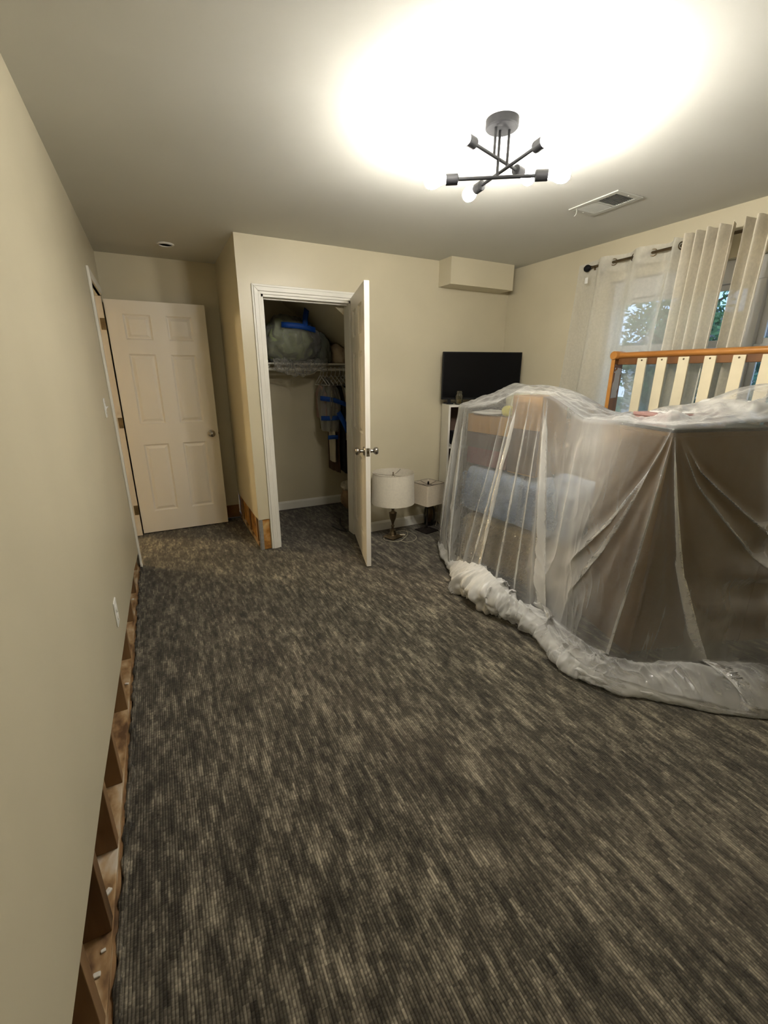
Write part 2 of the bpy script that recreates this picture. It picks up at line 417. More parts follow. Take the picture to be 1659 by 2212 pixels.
# floor: carpet and slab
fl = MB()
fl.prism([(0, YN, 0), (W, YN, 0), (W, YB, 0), (2.5, YB, 0), (2.5, CB, 0), (X1 + .11, CB, 0), (X1 + .11, YB, 0), (X1 + .01, YB, 0), (X1 + .01, YC, 0), (0.0, YC, 0)], (0, 0, -.012))
floor = struct(fl.build('floor', M['carpet']))
ed = MB()
epts = []; erad = []
for i in range(420):
    y = YN + (3.69 - YN) * i / 419
    epts.append((.004 + .005 * math.sin(y * 7) * math.sin(y * 23) + .003 * math.sin(y * 61), y, .003 + .003 * math.sin(y * 17)))
    erad.append(.0085 + .003 * math.sin(y * 41) * math.sin(y * 13) + .0015 * math.sin(y * 150))
ed.tube(epts, erad, 8)
ed.build('frayed_edge', M['carpet'], floor, smooth=True)
slab = struct(MB().box(-2.8, W + .14, YN - .2, 6.4, -.10, -.012).build('subfloor', M['concrete']))

ceil = struct(MB().box(-.12, W + .1, YN - .1, CB + .15, H, H + .05).build('ceiling', M['ceil']))

# left wall: drywall sheet cut ragged above the floor, studs and plates behind
cut = [(YN, .352), (.66, .350), (1.2, .332), (1.6, .298), (2.06, .262), (2.6, .226), (3.165, .194), (3.45, .150), (DY0, .115)]
lw_ = MB()
lw_.prism([(-.013, YN, H), (-.013, YN, cut[0][1])] + [(-.013, y, z) for y, z in cut[1:]] + [(-.013, DY0, H)], (.013, 0, 0))
lw_.box(-.013, 0, DY0, YC, DZ, H)
lw_.box(-.013, 0, DY1 + .02, YC, 0, DZ)
wall_left = struct(lw_.build('wall_left', M['wall']))
MB().box(-.103, -.013, YN, DY0 - .02, -.012, .027).build('bottom_plate', M['plate'], wall_left, bevel=.002)
MB().box(-.013, -.004, YN, DY0 - .02, -.012, .004).build('tack_strip', M['stud'], wall_left)
for i, y in enumerate([-.35, .06, .46, .80, 1.02, 1.26, 1.52, 1.93, 2.34, 2.75, 3.15, 3.56]):
    MB().box(-.103, -.0135, y, y + .038, .027, .8).build('stud', M['stud'], wall_left, bevel=.002)
MB().box(-.118, -.104, YN, DY0 - .02, -.012, 1.0).build('backing_sheet', M['sheath'], wall_left)
for (cx_, cy_, cs_) in ((-.04, .93, .006), (-.03, .98, .004), (-.03, 1.13, .007), (-.05, 1.62, .005), (-.025, 2.12, .006), (-.06, 2.62, .005), (-.03, 3.05, .006)):
    MB().rbox((cx_, cy_, .027 + cs_ * .6), (cs_, cs_ * 1.4, cs_ * .6), cs_ * .35, cy_ * 5, 5, cs_ * .3, 90, 3).build('gypsum_crumb', M['gyp'], wall_left)
MB().box(-.104, -.0135, YN, DY0 - .02, .80, .84).build('fire_block', M['stud'], wall_left)
struct(MB().box(-.13, -.118, YN, DY0 - .02, 0, H).build('wall_hall_side', M['wall']))

# hall doorway lining, casing
t = sthing('trim_hall_doorway', (0, DY0, 0))
MB().box(-.125, 0, DY0 - .02, DY0, 0, DZ).build('near_jamb', M['trim'], t)
MB().box(-.125, .004, DY1, DY1 + .02, 0, DZ).build('hinge_jamb', M['trimdirty'], t)
MB().box(-.125, 0, DY0 - .02, DY1 + .02, DZ, DZ + .02).build('head_jamb', M['trim'], t)
MB().box(0, .016, DY0 - .062, DY0 - .004, 0, DZ + .065).build('side_casing', M['trim'], t, bevel=.004)
MB().box(0, .0155, DY0 - .0042, DY1 + .0, DZ + .005, DZ + .064).build('head_casing', M['trim'], t, bevel=.004)
for z in (.25, 1.05, 1.85):
    MB().box(-.03, .006, DY1 - .003, DY1 + .0005, z - .045, z + .045).build('hinge_leaf', M['bronze'], t)
# hallway behind the doorway
hall = MB()
HX, HY0, HY1 = -2.6, DY0 - .5, 6.3
hall.box(HX, -.13, HY0 - .05, HY0, 0, H).box(HX, -.02, HY1, HY1 + .05, 0, H).box(HX - .05, HX, HY0 - .05, HY1 + .05, 0, H)
struct(hall.build('wall_hallway', M['wall']))
struct(MB().box(HX - .05, -.12, HY0 - .05, HY1 + .05, H, H + .03).build('ceiling_hallway', M['ceil']))
struct(MB().box(HX, 0.0, HY0, HY1, -.012, -.001).build('floor_hallway', M['carpet']))
struct(MB().box(-.12, -.013, DY1 + .02, HY1, 0, H).build('wall_hall_end', M['wall']))
struct(MB().box(-.12, -.013, DY0 - .02, DY1 + .02, DZ + .02, H).build('wall_hall_head', M['wall']))
hp = Vector((-2.0, 5.6, H))
hl = thing('hall_ceiling_light', hp, 'warm flush dome light on the hallway ceiling beyond the door opening', 'ceiling light')
MB().lathe([(.13, 0), (.13, -.02), (.115, -.03)], hp, 24).build('base', M['trim'], hl, smooth=40)
MB().lathe([(.112, -.03), (.10, -.06), (.06, -.085), (.0, -.092)], hp, 24, cap0=True, cap1=False).build('dome_lens', M['hallbulb'], hl, smooth=True)

# back wall with closet opening
bw = MB()
bw.box(X1, 1.02, YB, YB + .11, .275, H)                      # left of casing, bottom torn away
bw.box(1.02, CX0, YB, YB + .11, 0, H)
bw.box(CX0, CX1, YB, YB + .11, CZ, H)
bw.box(CX1, W + .1, YB, YB + .11, 0, H)
wall_back = struct(bw.build('wall_back', M['wall']))
MB().box(X1 + .012, 1.02, YB + .010, YB + .10, 0, .275).build('stained_stud', M['stain'], wall_back)
MB().box(X1, X1 + .032, YB + .001, YB + .004, 0, .278).box(X1, X1 + .003, YB + .001, YB + .03, 0, .278).build('corner_bead', M['metal'], wall_back)
# alcove side wall (also closet left wall)
struct(MB().box(X1, X1 + .11, YB + .11, CB + .1, .27, H).build('wall_alcove_side', M['wall']))
pn = bpy.data.objects['wall_alcove_side']
MB().box(X1 + .016, X1 + .11, YB + .10, CB + .1, 0, .27).build('bare_backing', M['stain'], pn)
MB().box(X1 + .004, X1 + .016, YB + .10, CB + .1, 0, .04).build('bottom_plate', M['plate'], pn)
for y in (3.72, 4.05, 4.42):
    MB().box(X1 + .005, X1 + .017, y, y + .036, .04, .27).build('stud', M['stud'], pn)
ab = struct(MB().box(-.02, X1, YC, YC + .08, .14, H).build('wall_alcove_back', M['wall']))
MB().box(-.02, X1, YC + .015, YC + .08, 0, .14).build('bare_backing', M['sheath'], ab)
# closet shell
struct(MB().box(X1 + .11, 2.6, CB, CB + .08, 0, H).build('wall_closet_back', M['wall']))
struct(MB().box(2.5, 2.58, YB + .11, CB, 0, H).build('wall_closet_side', M['wall']))
sl = lambda x: 2.03 - .78 * (x - 1.683)
struct(MB().prism([(1.30, YB + .125, sl(1.30)), (2.5, YB + .125, sl(2.5)), (2.5, YB + .125, H - .001), (1.30, YB + .125, H - .001)], (0, CB - YB - .126, 0)).build('ceiling_closet_slope', M['wall']))

# right wall with window
WY0, WY1, WZ0, WZ1 = .55, 2.47, 1.02, 2.13
rw = MB()
rw.box(W, W + .14, YN, WY0, 0, H).box(W, W + .14, WY1, YB + .1, 0, H).box(W, W + .14, WY0, WY1, 0, WZ0).box(W, W + .14, WY0, WY1, WZ1, H)
struct(rw.build('wall_right', M['wall']))
struct(MB().box(-.13, W + .1, YN - .1, YN, 0, H).build('wall_near', M['wall']))
win = sthing('window_1', (W, 1.5, WZ0))
fr = MB()
fx0, fx1 = W + .055, W + .115
fr.box(fx0, fx1, WY0, WY0 + .045, WZ0, WZ1).box(fx0, fx1, WY1 - .045, WY1, WZ0, WZ1).box(fx0, fx1, WY0 + .045, WY1 - .045, WZ1 - .13, WZ1).box(fx0, fx1, WY0 + .045, WY1 - .045, WZ0, WZ0 + .05)
fr.build('frame', M['vinyl'], win, bevel=.004)
MB().box(fx0 - .01, fx1, 1.475, 1.545, WZ0 + .05, WZ1 - .13).build('mullion', M['vinyl'], win, bevel=.004)
MB().box(W - .012, fx0, WY0 - .01, WY1 + .01, WZ0 - .018, WZ0).build('sill', M['trim'], win, bevel=.004)
for a, b in ((WY0 + .045, 1.475), (1.545, WY1 - .045)):
    for z0, z1, dx in ((WZ0 + .05, 1.64, 0), (1.64, WZ1 - .13, .022)):
        s_ = MB(); q = .034
        s_.box(fx0 + .008 + dx, fx0 + .03 + dx, a, a + q, z0, z1).box(fx0 + .008 + dx, fx0 + .03 + dx, b - q, b, z0, z1)
        s_.box(fx0 + .008 + dx, fx0 + .03 + dx, a + q, b - q, z0, z0 + q).box(fx0 + .008 + dx, fx0 + .03 + dx, a + q, b - q, z1 - q, z1)
        so = s_.build('sash', M['vinyl'], win, bevel=.002)
        MB().box(fx0 + .017 + dx, fx0 + .021 + dx, a + q, b - q, z0 + q, z1 - q).build('pane', M['pane'], so)

# soffit box at the back-right corner
struct(MB().box(2.665, 3.36, 3.41, YB, 2.203, H).build('ceiling_soffit', M['wall']))

# baseboards
def baseboard(name, y, x0, x1):
    b = MB().prism([(x0, y, 0), (x0, y - .013, 0), (x0, y - .013, .075), (x0, y - .008, .088), (x0, y - .003, .095), (x0, y, .095)], (x1 - x0, 0, 0))
    return struct(b.build(name, M['trim']))
baseboard('baseboard_back', YB, CX1 + .066, W)
baseboard('baseboard_closet', CB, X1 + .11, 2.5)

# closet casing and jambs
t = sthing('trim_closet', (CX0, YB, 0))
def casing(name, pts_in, pts_out, parent):
    # stepped colonial profile swept as three bands
    for k, (a, b, th) in enumerate(((0, .30, .010), (.30, .78, .016), (.78, 1.0, .012))):
        mb = MB()
        P = [Vector(i).lerp(Vector(o), a) for i, o in zip(pts_in, pts_out)]
        Q = [Vector(i).lerp(Vector(o), b) for i, o in zip(pts_in, pts_out)]
        mb.prism([P[0], P[1], Q[1], Q[0]], (0, -th, 0))
        mb.build(name, M['trim'], parent, bevel=.003)
w_ = .066
casing('left_casing', [(CX0, YB, 0), (CX0, YB, CZ)], [(CX0 - w_, YB, 0), (CX0 - w_, YB, CZ + w_)], t)
casing('head_casing', [(CX0, YB, CZ), (CX1, YB, CZ)], [(CX0 - w_, YB, CZ + w_), (CX1 + w_, YB, CZ + w_)], t)
casing('right_casing', [(CX1, YB, CZ), (CX1, YB, 0)], [(CX1 + w_, YB, CZ + w_), (CX1 + w_, YB, 0)], t)
MB().box(CX0, CX0 + .016, YB, YB + .115, 0, CZ).build('side_jamb', M['trim'], t)
MB().box(CX1 - .016, CX1, YB, YB + .115, 0, CZ).build('side_jamb', M['trim'], t)
MB().box(CX0, CX1, YB, YB + .115, CZ - .016, CZ).build('head_jamb', M['trim'], t)
MB().box(CX0 + .016, CX1 - .016, YB + .045, YB + .08, CZ - .027, CZ - .016).build('door_stop', M['trim'], t)
MB().box(CX0 + .016, CX0 + .028, YB + .045, YB + .08, 0, CZ - .016).build('door_stop', M['trim'], t)
MB().box(CX0 + .0145, CX0 + .017, YB + .008, YB + .038, .86, .95).build('strike_plate', M['nickel'], t)

# ------------------------------------------------------------------ six panel doors
def six_panel(name, loc, Mx, width, knob_u, label):
    """local frame: u along width, v thickness (0 .. .035), w up"""
    d = sthing(name, loc, label)
    Hd, T = 2.03, .035
    us = [(.118, .118 + (width - .354) / 2), (width - .118 - (width - .354) / 2, width - .118)]
    ws = [(.205, .835), (1.02, 1.61), (1.725, 1.925)]
    # slab with the stiles and rails as full thickness, recessed core behind the panels
    s = MB()
    e = 0
    ub = [0, us[0][0], us[0][1], us[1][0], us[1][1], width]; wb_ = [0] + [q for r in ws for q in r] + [Hd]
    s.box(0, ub[1], 0, T, 0, Hd).box(ub[2], ub[3], 0, T, 0, Hd).box(ub[4], width, 0, T, 0, Hd)
    for (a, b) in us:
        for k in range(0, 8, 2): s.box(a, b, 0, T, wb_[k], wb_[k + 1])
        for k in range(1, 7, 2): s.box(a, b, .012, T - .012, wb_[k], wb_[k + 1])
    s.xf(Mx).build('slab', M['door'], d)
    for (a, b) in us:
        for (z0, z1) in ws:
            p = MB()
            for side in (0, 1):
                y = lambda q: q if side == 0 else T - q
                def ring(i0, i1, d0, d1):
                    A = [(a + i0, y(d0), z0 + i0), (b - i0, y(d0), z0 + i0), (b - i0, y(d0), z1 - i0), (a + i0, y(d0), z1 - i0)]
                    B = [(a + i1, y(d1), z0 + i1), (b - i1, y(d1), z0 + i1), (b - i1, y(d1), z1 - i1), (a + i1, y(d1), z1 - i1)]
                    p.add(A + B, [(k, (k + 1) % 4, 4 + (k + 1) % 4, 4 + k) for k in range(4)])
                ring(0, .012, .0, .0105); ring(.012, .018, .0105, .0115); ring(.018, .040, .0115, .003)
                i1 = .040
                p.add([(a + i1, y(.003), z0 + i1), (b - i1, y(.003), z0 + i1), (b - i1, y(.003), z1 - i1), (a + i1, y(.003), z1 - i1)], [(0, 1, 2, 3)])
            p.xf(Mx).build('panel', M['door'], d)
    for sg, y0 in ((-1, 0), (1, T)):
        k = MB()
        k.lathe([(.033, 0), (.033, .004), (.028, .008), (.012, .010), (.011, .030), (.020, .036), (.0275, .045), (.0275, .060), (.022, .067), (.0, .069)], (knob_u, y0, .905), 20, axis=(0, sg, 0), cap1=False)
        k.xf(Mx).build('knob', M['nickel'], d, smooth=50)
    eu = width if knob_u > width / 2 else 0
    MB().box(eu - .0015, eu + .0015, .005, T - .005, .875, .935).xf(Mx).build('latch_plate', M['nickel'], d)
    MB().box(eu, eu + .009 if eu else -.009, .011, T - .011, .895, .915).xf(Mx).build('latch_bolt', M['bronze'], d)
    return d
six_panel('door_1', (.0155, 4.487, .013), Matrix.Translation((.0155, 4.487, .013)), .767, .767 - .062, 'cream six-panel door swung open in the alcove at the left')
dd = Vector((1.598, 2.845, 0)) - Vector((1.806, 3.567, 0)); L = .745; dd.normalize()
nn = Vector((-dd.y, dd.x, 0))
nn = nn if nn.x > 0 else -nn
D2 = Matrix(((dd.x, nn.x, 0, 1.800), (dd.y, nn.y, 0, 3.567), (0, 0, 1, .014), (0, 0, 0, 1)))
d2 = six_panel('door_2', (1.80, 3.567, .014), D2, L, L - .062, 'narrow six-panel closet door seen almost edge-on, standing open')
for z in (.2, 1.0, 1.8):
    MB().cyl((1.805 + .005, 3.575, z), (1.805 + .005, 3.575, z + .09), .006, n=8).build('hinge', M['nickel'], d2)

# ------------------------------------------------------------------ ceiling light
LC = Vector((1.645, 1.645, H))
cl = thing('ceiling_light', LC, 'black ceiling light with three crossed rods and six glowing bulbs', 'ceiling light')
MB().lathe([(.064, 0), (.064, -.026), (.060, -.030), (0, -.030)], LC, 32, cap1=False).build('canopy', M['black'], cl, smooth=40)
rods = [((1.465, 1.600, 2.290), (1.800, 1.705, 2.290), (1.615, 1.645)),
        ((1.649, 1.434, 2.255), (1.694, 1.831, 2.255), (1.675, 1.635)),
        ((1.495, 1.754, 2.225), (1.789, 1.558, 2.225), (1.645, 1.655))]
for a, b, (sx, sy) in rods:
    a, b = Vector(a), Vector(b); d = (b - a).normalized()
    MB().cyl((sx, sy, a.z), (sx, sy, H - .028), .0055, n=10).build('stem', M['black'], cl, smooth=40)
    MB().cyl(a, b, .0066, n=10).build('rod', M['black'], cl, smooth=40)
    for e, q in ((a, -d), (b, d)):
        MB().lathe([(.005, -.026), (.019, -.022), (.020, -.018), (.020, .026), (.0165, .026), (.0165, .012), (0, .012)], e, 20, axis=q, cap1=False).build('socket', M['black'], cl, smooth=40)
        bo = MB().lathe([(.0125, .014), (.0135, .032), (.020, .050), (.0285, .070), (.030, .085), (.027, .100), (.017, .111), (0, .115)], e, 20, axis=q, cap1=False).build('bulb', M['bulb'], cl, smooth=True)

# ------------------------------------------------------------------ ceiling vent, detector
vt = thing('ceiling_vent', (2.766, 2.035, H), 'white louvred air vent on the ceiling right of the light fixture', 'air vent')
vx0, vx1, vy0, vy1 = 2.655, 2.875, 1.872, 2.200
zf = H - .007
f_ = MB()
f_.prism([(vx0, vy0, H), (vx0 + .03, vy0, zf), (vx0 + .03, vy1, zf), (vx0, vy1, H)], (0, 0, .0005)) if False else None
for (a, b, c, d) in ((vx0, vx0 + .032, vy0, vy1), (vx1 - .032, vx1, vy0, vy1), (vx0 + .032, vx1 - .032, vy0, vy0 + .032), (vx0 + .032, vx1 - .032, vy1 - .032, vy1)):
    f_.box(a, b, c, d, zf, H - .0005)
f_.box(vx0 + .032, vx1 - .032, 2.031, 2.041, zf, H - .0005)
f_.build('frame', M['vent'], vt, bevel=.002)
MB().box(vx0 + .032, vx1 - .032, vy0 + .032, vy1 - .032, H - .0012, H - .0004).build('duct_shade_plate', M['ventshade'], vt)  # dark plate stands in for the shade inside the duct
for i in range(22):
    y = vy0 + .038 + i * (vy1 - vy0 - .076) / 21
    if abs(y - 2.036) < .008: continue
    sg = -1 if y > 2.036 else 1
    MB().prism([(vx0 + .032, y, H - .0075), (vx0 + .032, y + sg * .006, H - .0015), (vx0 + .032, y + sg * .0068, H - .0015), (vx0 + .032, y + sg * .0008, H - .0075)], (vx1 - vx0 - .064, 0, 0)).build('louvre', M['vent'], vt)
MB().tube([(vx0 + .02, vy1 - .04, zf), (vx0 + .025, vy1 - .042, zf - .012), (vx0 + .028, vy1 - .035, zf - .028), (vx0 + .022, vy1 - .028, zf - .036)], .0018, 6).build('damper_lever', M['vent'], vt)
for y in (vy0 + .016, vy1 - .016):
    MB().lathe([(.004, 0), (.004, -.0015), (0, -.0025)], ((vx0 + vx1) / 2, y, zf), 10, cap1=False).build('screw', M['plate_white'], vt)
sd = thing('recessed_light', (.514, 4.146, H), 'small white round recessed light on the alcove ceiling', 'recessed light')
MB().lathe([(.062, 0), (.062, -.004), (.054, -.009), (.046, -.010), (.044, -.004), (.044, -.001)], (.514, 4.146, H), 28, cap1=False).build('trim_ring', M['plate_white'], sd, smooth=40)
MB().lathe([(.044, -.003), (0, -.003)], (.514, 4.146, H), 28, cap1=False).build('lens', M['vent'], sd)

# ------------------------------------------------------------------ switch and outlet on the left wall
def wallplate(name, y, z, label, cat, kind):
    t = thing(name, (0, y, z), label, cat)
    MB().box(0, .006, y - .036, y + .036, z - .058, z + .058).build('cover_plate', M['plate_white'], t, bevel=.003)
    if kind == 'switch':
        MB().box(.006, .009, y - .006, y + .006, z - .012, z + .012).build('toggle_base', M['plate_white'], t)
        MB().prism([(.008, y - .004, z - .006), (.02, y - .004, z + .006), (.02, y - .004, z + .011), (.008, y - .004, z + .006)], (0, .008, 0)).build('toggle', M['plate_white'], t)
    else:
        for s in (-1, 1):
            MB().lathe([(.017, 0), (.017, .003), (0, .003)], (.006, y, z + s * .02), 16, axis=(1, 0, 0), cap1=False).build('receptacle', M['trim'], t)
    for s in ((-1, 1) if kind == 'switch' else (0,)):
        MB().lathe([(.003, 0), (.0025, .001), (0, .0012)], (.006, y, z + s * .03), 8, axis=(1, 0, 0), cap1=False).build('screw', M['nickel'], t)
wallplate('light_switch', 3.21, 1.26, 'white light switch on the left wall beside the door opening', 'light switch', 'switch')
wallplate('wall_outlet', 2.045, .455, 'white electrical outlet low on the left wall above the cut drywall', 'outlet', 'outlet')

# ------------------------------------------------------------------ bookcase with television
bx0, bx1, by0, by1, bz = 2.655, 3.395, 3.335, 3.582, 1.178
BR = Matrix.Translation((bx0, by0, 0)) @ Matrix.Rotation(math.atan2(-.330, .944), 4, 'Z') @ Matrix.Translation((-bx0, -by0, 0))
bc = thing('bookcase', (bx0, by0, 0), 'narrow-sided white bookcase in the back corner under the television', 'bookcase')
MB().box(bx0, bx0 + .018, by0, by1, 0, bz).xf(BR).build('side_panel', M['white_lam'], bc, bevel=.001)
MB().box(bx1 - .018, bx1, by0, by1, 0, bz).xf(BR).build('side_panel', M['white_lam'], bc, bevel=.001)
MB().box(bx0, bx1, by0, by1, bz, bz + .018).xf(BR).build('top_panel', M['white_lam'], bc, bevel=.001)
MB().box(bx0 + .018, bx1 - .018, by1 - .006, by1, .05, bz).xf(BR).build('back_panel', M['umber'], bc)
for z in (.05, .42, .80):
    MB().box(bx0 + .018, bx1 - .018, by0 + .004, by1 - .006, z, z + .018).xf(BR).build('shelf', M['white_lam'], bc, bevel=.001)
MB().box(bx0 + .018, bx1 - .018, by0 + .02, by0 + .035, 0, .05).xf(BR).build('kick_board', M['white_lam'], bc)
sb = thing('storage_basket', BR @ Vector((2.79, 3.45, .818)), 'dark storage basket on the upper shelf of the white bookcase', 'basket')
MB().lathe([(.085, 0), (.095, .09), (.097, .13), (.09, .13), (.08, .01), (0, .01)], (2.79, 3.45, .818), 4, ph=PI / 4).xf(BR).build('body', M['cloth_black'], sb, bevel=.008)
MB().tube([(2.735 + .11 * i / 6, 3.385, .93 + .03 * math.sin(PI * i / 6)) for i in range(7)], .005, 6).xf(BR).build('handle', M['cloth_black'], sb)
fb = thing('fabric_bin', BR @ Vector((2.79, 3.46, .438)), 'dark brown fabric bin on the middle shelf of the white bookcase', 'storage bin')
MB().rbox((2.79, 3.46, .438 + .14), (.10, .10, .14), .015, n=6).xf(BR).build('body', M['umber'], fb, smooth=True)
MB().box(2.75, 2.83, 3.352, 3.36, .60, .615).xf(BR).build('pull_strap', M['cloth_black'], fb)

tz = 1.237
A_, B_ = Vector((2.682, 3.500, 0)), Vector((3.397, 3.250, 0))
du = (B_ - A_).normalized(); Lt = (B_ - A_).length; dn = Vector((du.y, -du.x, 0))      # outward, toward the room
tv = thing('television', (A_ + du * Lt / 2) + Vector((0, 0, bz + .018)), 'black flat-screen television standing on the white bookcase', 'television')
def tbox(u0, u1, n0, n1, z0, z1):
    return MB().obox(A_ + du * u0 + dn * n0 + Vector((0, 0, z0)), du * (u1 - u0), dn * (n1 - n0), (0, 0, z1 - z0))
tbox(0, Lt, -.03, 0, tz, tz + .424).build('housing', M['tvbody'], tv, bevel=.004)
tbox(.009, Lt - .009, 0, .0012, tz + .018, tz + .415).build('screen', M['screen'], tv)
tbox(0, Lt, 0, .004, tz, tz + .016).build('lower_bezel', M['tvbody'], tv)
tbox(0, .008, 0, .004, tz, tz + .424).build('side_bezel', M['tvbody'], tv)
tbox(Lt - .008, Lt, 0, .004, tz, tz + .424).build('side_bezel', M['tvbody'], tv)
tbox(0, Lt, 0, .004, tz + .417, tz + .424).build('upper_bezel', M['tvbody'], tv)
for u in (.06, Lt - .10):
    f2 = tbox(u, u + .03, -.02, .0, bz + .0185, tz + .01)
    n0 = -.075
    f2.obox(A_ + du * (u - .02) + dn * n0 + Vector((0, 0, bz + .0182)), du * .06, dn * .13, (0, 0, .012))
    f2.build('foot', M['tvbody'], tv, bevel=.002)

jar = thing('glass_jar', (2.785, 3.365, bz + .018), 'empty clear glass jar standing in front of the television', 'jar')
MB().lathe([(.030, .0), (.036, .004), (.037, .012), (.037, .078), (.034, .090), (.027, .098), (.027, .104), (.029, .106), (.029, .110), (.027, .112), (.027, .122), (.0245, .122), (.0245, .098), (.034, .075), (.034, .01), (0, .008)], (2.785, 3.365, bz + .0185), 28, cap1=False).build('body', M['jar'], jar, smooth=50)
MB().lathe([(.0276, .1035), (.0296, .1065), (.0276, .1095)], (2.785, 3.365, bz + .0185), 28, cap0=False, cap1=False).build('rim_thread', M['jar'], jar, smooth=True)

# ------------------------------------------------------------------ lamps on the floor
l1 = thing('table_lamp', (2.095, 3.39, 0), 'turned brass table lamp with a round white drum shade on the carpet', 'table lamp')
lx, ly = 2.095, 3.355
b = MB(); r0 = .083
ang = .35
def sq(hw, z): return [Vector((lx + hw * 1.414 * math.cos(ang + PI / 4 + k * PI / 2), ly + hw * 1.414 * math.sin(ang + PI / 4 + k * PI / 2), z)) for k in range(4)]
b.rings([sq(.066, .002), sq(.068, .012), sq(.060, .018), sq(.050, .026), sq(.040, .034)])
b.build('foot', M['bronze'], l1, bevel=.003)
MB().lathe([(.036, .030), (.034, .045), (.026, .062), (.024, .072), (.028, .078), (.014, .084), (.011, .105), (.016, .112), (.018, .118), (.011, .124), (.010, .138), (.016, .160), (.028, .190), (.033, .215), (.034, .238), (.038, .244), (.036, .250), (.018, .258), (.012, .266), (.011, .276), (.017, .282), (.012, .290), (.013, .315), (.016, .325), (.019, .335), (.013, .345), (.012, .40), (0, .40)], (lx, ly, 0), 24, cap1=False).build('stem', M['bronze'], l1, smooth=50)
sh = MB()
n = 48
sh.lathe([(.196, .345), (.186, .625), (.1835, .625), (.1935, .345), (.196, .345)], (lx, ly, 0), n, cap0=False, cap1=False)
sho = sh.build('lamp_shade', M['shade'], l1, smooth=50)
MB().tube([(lx + .186 * math.cos(k * 2 * PI / 48), ly + .186 * math.sin(k * 2 * PI / 48), .625) for k in range(48)], .0025, 6, closed=True).build('shade_ring', M['shade_dark'], sho)
sp = MB()
for k in range(3):
    a = .7 + k * 2 * PI / 3
    sp.tube([(lx, ly, .598), (lx + .06 * math.cos(a), ly + .06 * math.sin(a), .600), (lx + .184 * math.cos(a), ly + .184 * math.sin(a), .618)], .0018, 6)
sp.build('spider', M['bronze'], l1)
MB().tube([(lx, ly - .0, .40), (lx + .045, ly, .43), (lx + .05, ly, .50), (lx + .03, ly, .57), (lx, ly, .598), (lx - .03, ly, .57), (lx - .05, ly, .50), (lx - .045, ly, .43), (lx, ly, .40)], .0022, 6).build('harp', M['bronze'], l1)
MB().lathe([(.008, .598), (.009, .604), (.004, .610), (.007, .618), (.005, .628), (0, .632)], (lx, ly, 0), 14, cap1=False).build('finial', M['bronze'], l1, smooth=50)
MB().lathe([(.016, .40), (.016, .43), (.02, .45), (.028, .48), (.03, .50), (.02, .525), (0, .535)], (lx, ly, 0), 16, cap1=False).build('bulb', M['plate_white'], l1, smooth=True)
cpts = [(lx - .075, ly + .03, .006), (lx - .10, ly - .03, .004), (lx - .05, ly - .095, .004), (lx + .02, ly - .115, .004), (lx + .10, ly - .06, .004), (lx + .17, ly + .01, .004), (lx + .19, ly + .08, .004), (lx + .14, ly + .12, .004), (lx + .07, ly + .11, .004)]
def spl(P, k=6):
    P = [Vector(p) for p in P]; out = []
    for i in range(len(P) - 1):
        p0, p1, p2, p3 = P[max(i - 1, 0)], P[i], P[i + 1], P[min(i + 2, len(P) - 1)]
        for j in range(k):
            t = j / k
            out.append(.5 * ((2 * p1) + (p2 - p0) * t + (2 * p0 - 5 * p1 + 4 * p2 - p3) * t * t + (3 * p1 - p0 - 3 * p2 + p3) * t ** 3))
    return out + [P[-1]]
MB().tube(spl(cpts), .0032, 6).build('power_cord', M['cord'], l1, smooth=True)
MB().tube(spl([(lx + .02, ly - .118, .004), (lx + .05, ly - .17, .004), (lx + .13, ly - .17, .004), (lx + .2, ly - .1, .004), (lx + .21, ly + .01, .005), (lx + .20, ly + .09, .005)]), .0028, 6).build('power_cord', M['cord'], l1, smooth=True)
tg = MB(); tg.obox((lx + .07, ly - .02, .02), (.05, -.012, -.008), (.006, .02, 0), (0, 0, .0012)); tg.build('paper_tag', M['cream'], l1)

l2x, l2y = 2.485, 3.375
l2 = thing('table_lamp', (l2x, l2y, 0), 'slim black table lamp with a square oatmeal shade beside the bookcase', 'table lamp')
hd = math.atan2(-.84, -.55)
def sq2(hw, z): return [Vector((l2x + hw * 1.414 * math.cos(hd + k * PI / 2), l2y + hw * 1.414 * math.sin(hd + k * PI / 2), z)) for k in range(4)]
def rsq(hw, r, z, m=5):
    out = []
    for k in range(4):
        a0 = hd - PI / 4 + k * PI / 2
        cx_ = l2x + (hw - r) * 1.414 * math.cos(hd + k * PI / 2); cy_ = l2y + (hw - r) * 1.414 * math.sin(hd + k * PI / 2)
        for j in range(m):
            a = a0 + (PI / 2) * j / (m - 1)
            out.append(Vector((cx_ + r * math.cos(a), cy_ + r * math.sin(a), z)))
    return out
MB().rings([sq2(.082, .0), sq2(.082, .008), sq2(.076, .012), sq2(.02, .022), sq2(.012, .03)]).build('foot', M['dark_metal'], l2, bevel=.002)
MB().lathe([(.011, .028), (.010, .05), (.014, .056), (.013, .068), (.008, .078), (.0075, .25), (.012, .258), (.012, .27), (.008, .28), (.008, .33), (0, .33)], (l2x, l2y, 0), 16, cap1=False).build('stem', M['dark_metal'], l2, smooth=50)
s2 = MB().rings([rsq(.118, .018, .288), rsq(.110, .018, .486), rsq(.1075, .018, .486), rsq(.1155, .018, .288), rsq(.118, .018, .288)], True, False, False).build('lamp_shade', M['shade_dark'], l2, smooth=50)
MB().tube(rsq(.110, .018, .486), .002, 6, closed=True).build('shade_ring', M['dark_metal'], s2)
sp = MB()
for k in range(4):
    a = hd + PI / 4 + k * PI / 2
    sp.tube([(l2x, l2y, .468), (l2x + .04 * math.cos(a), l2y + .04 * math.sin(a), .468), (l2x + .105 * math.cos(a), l2y + .105 * math.sin(a), .482)], .0018, 6)
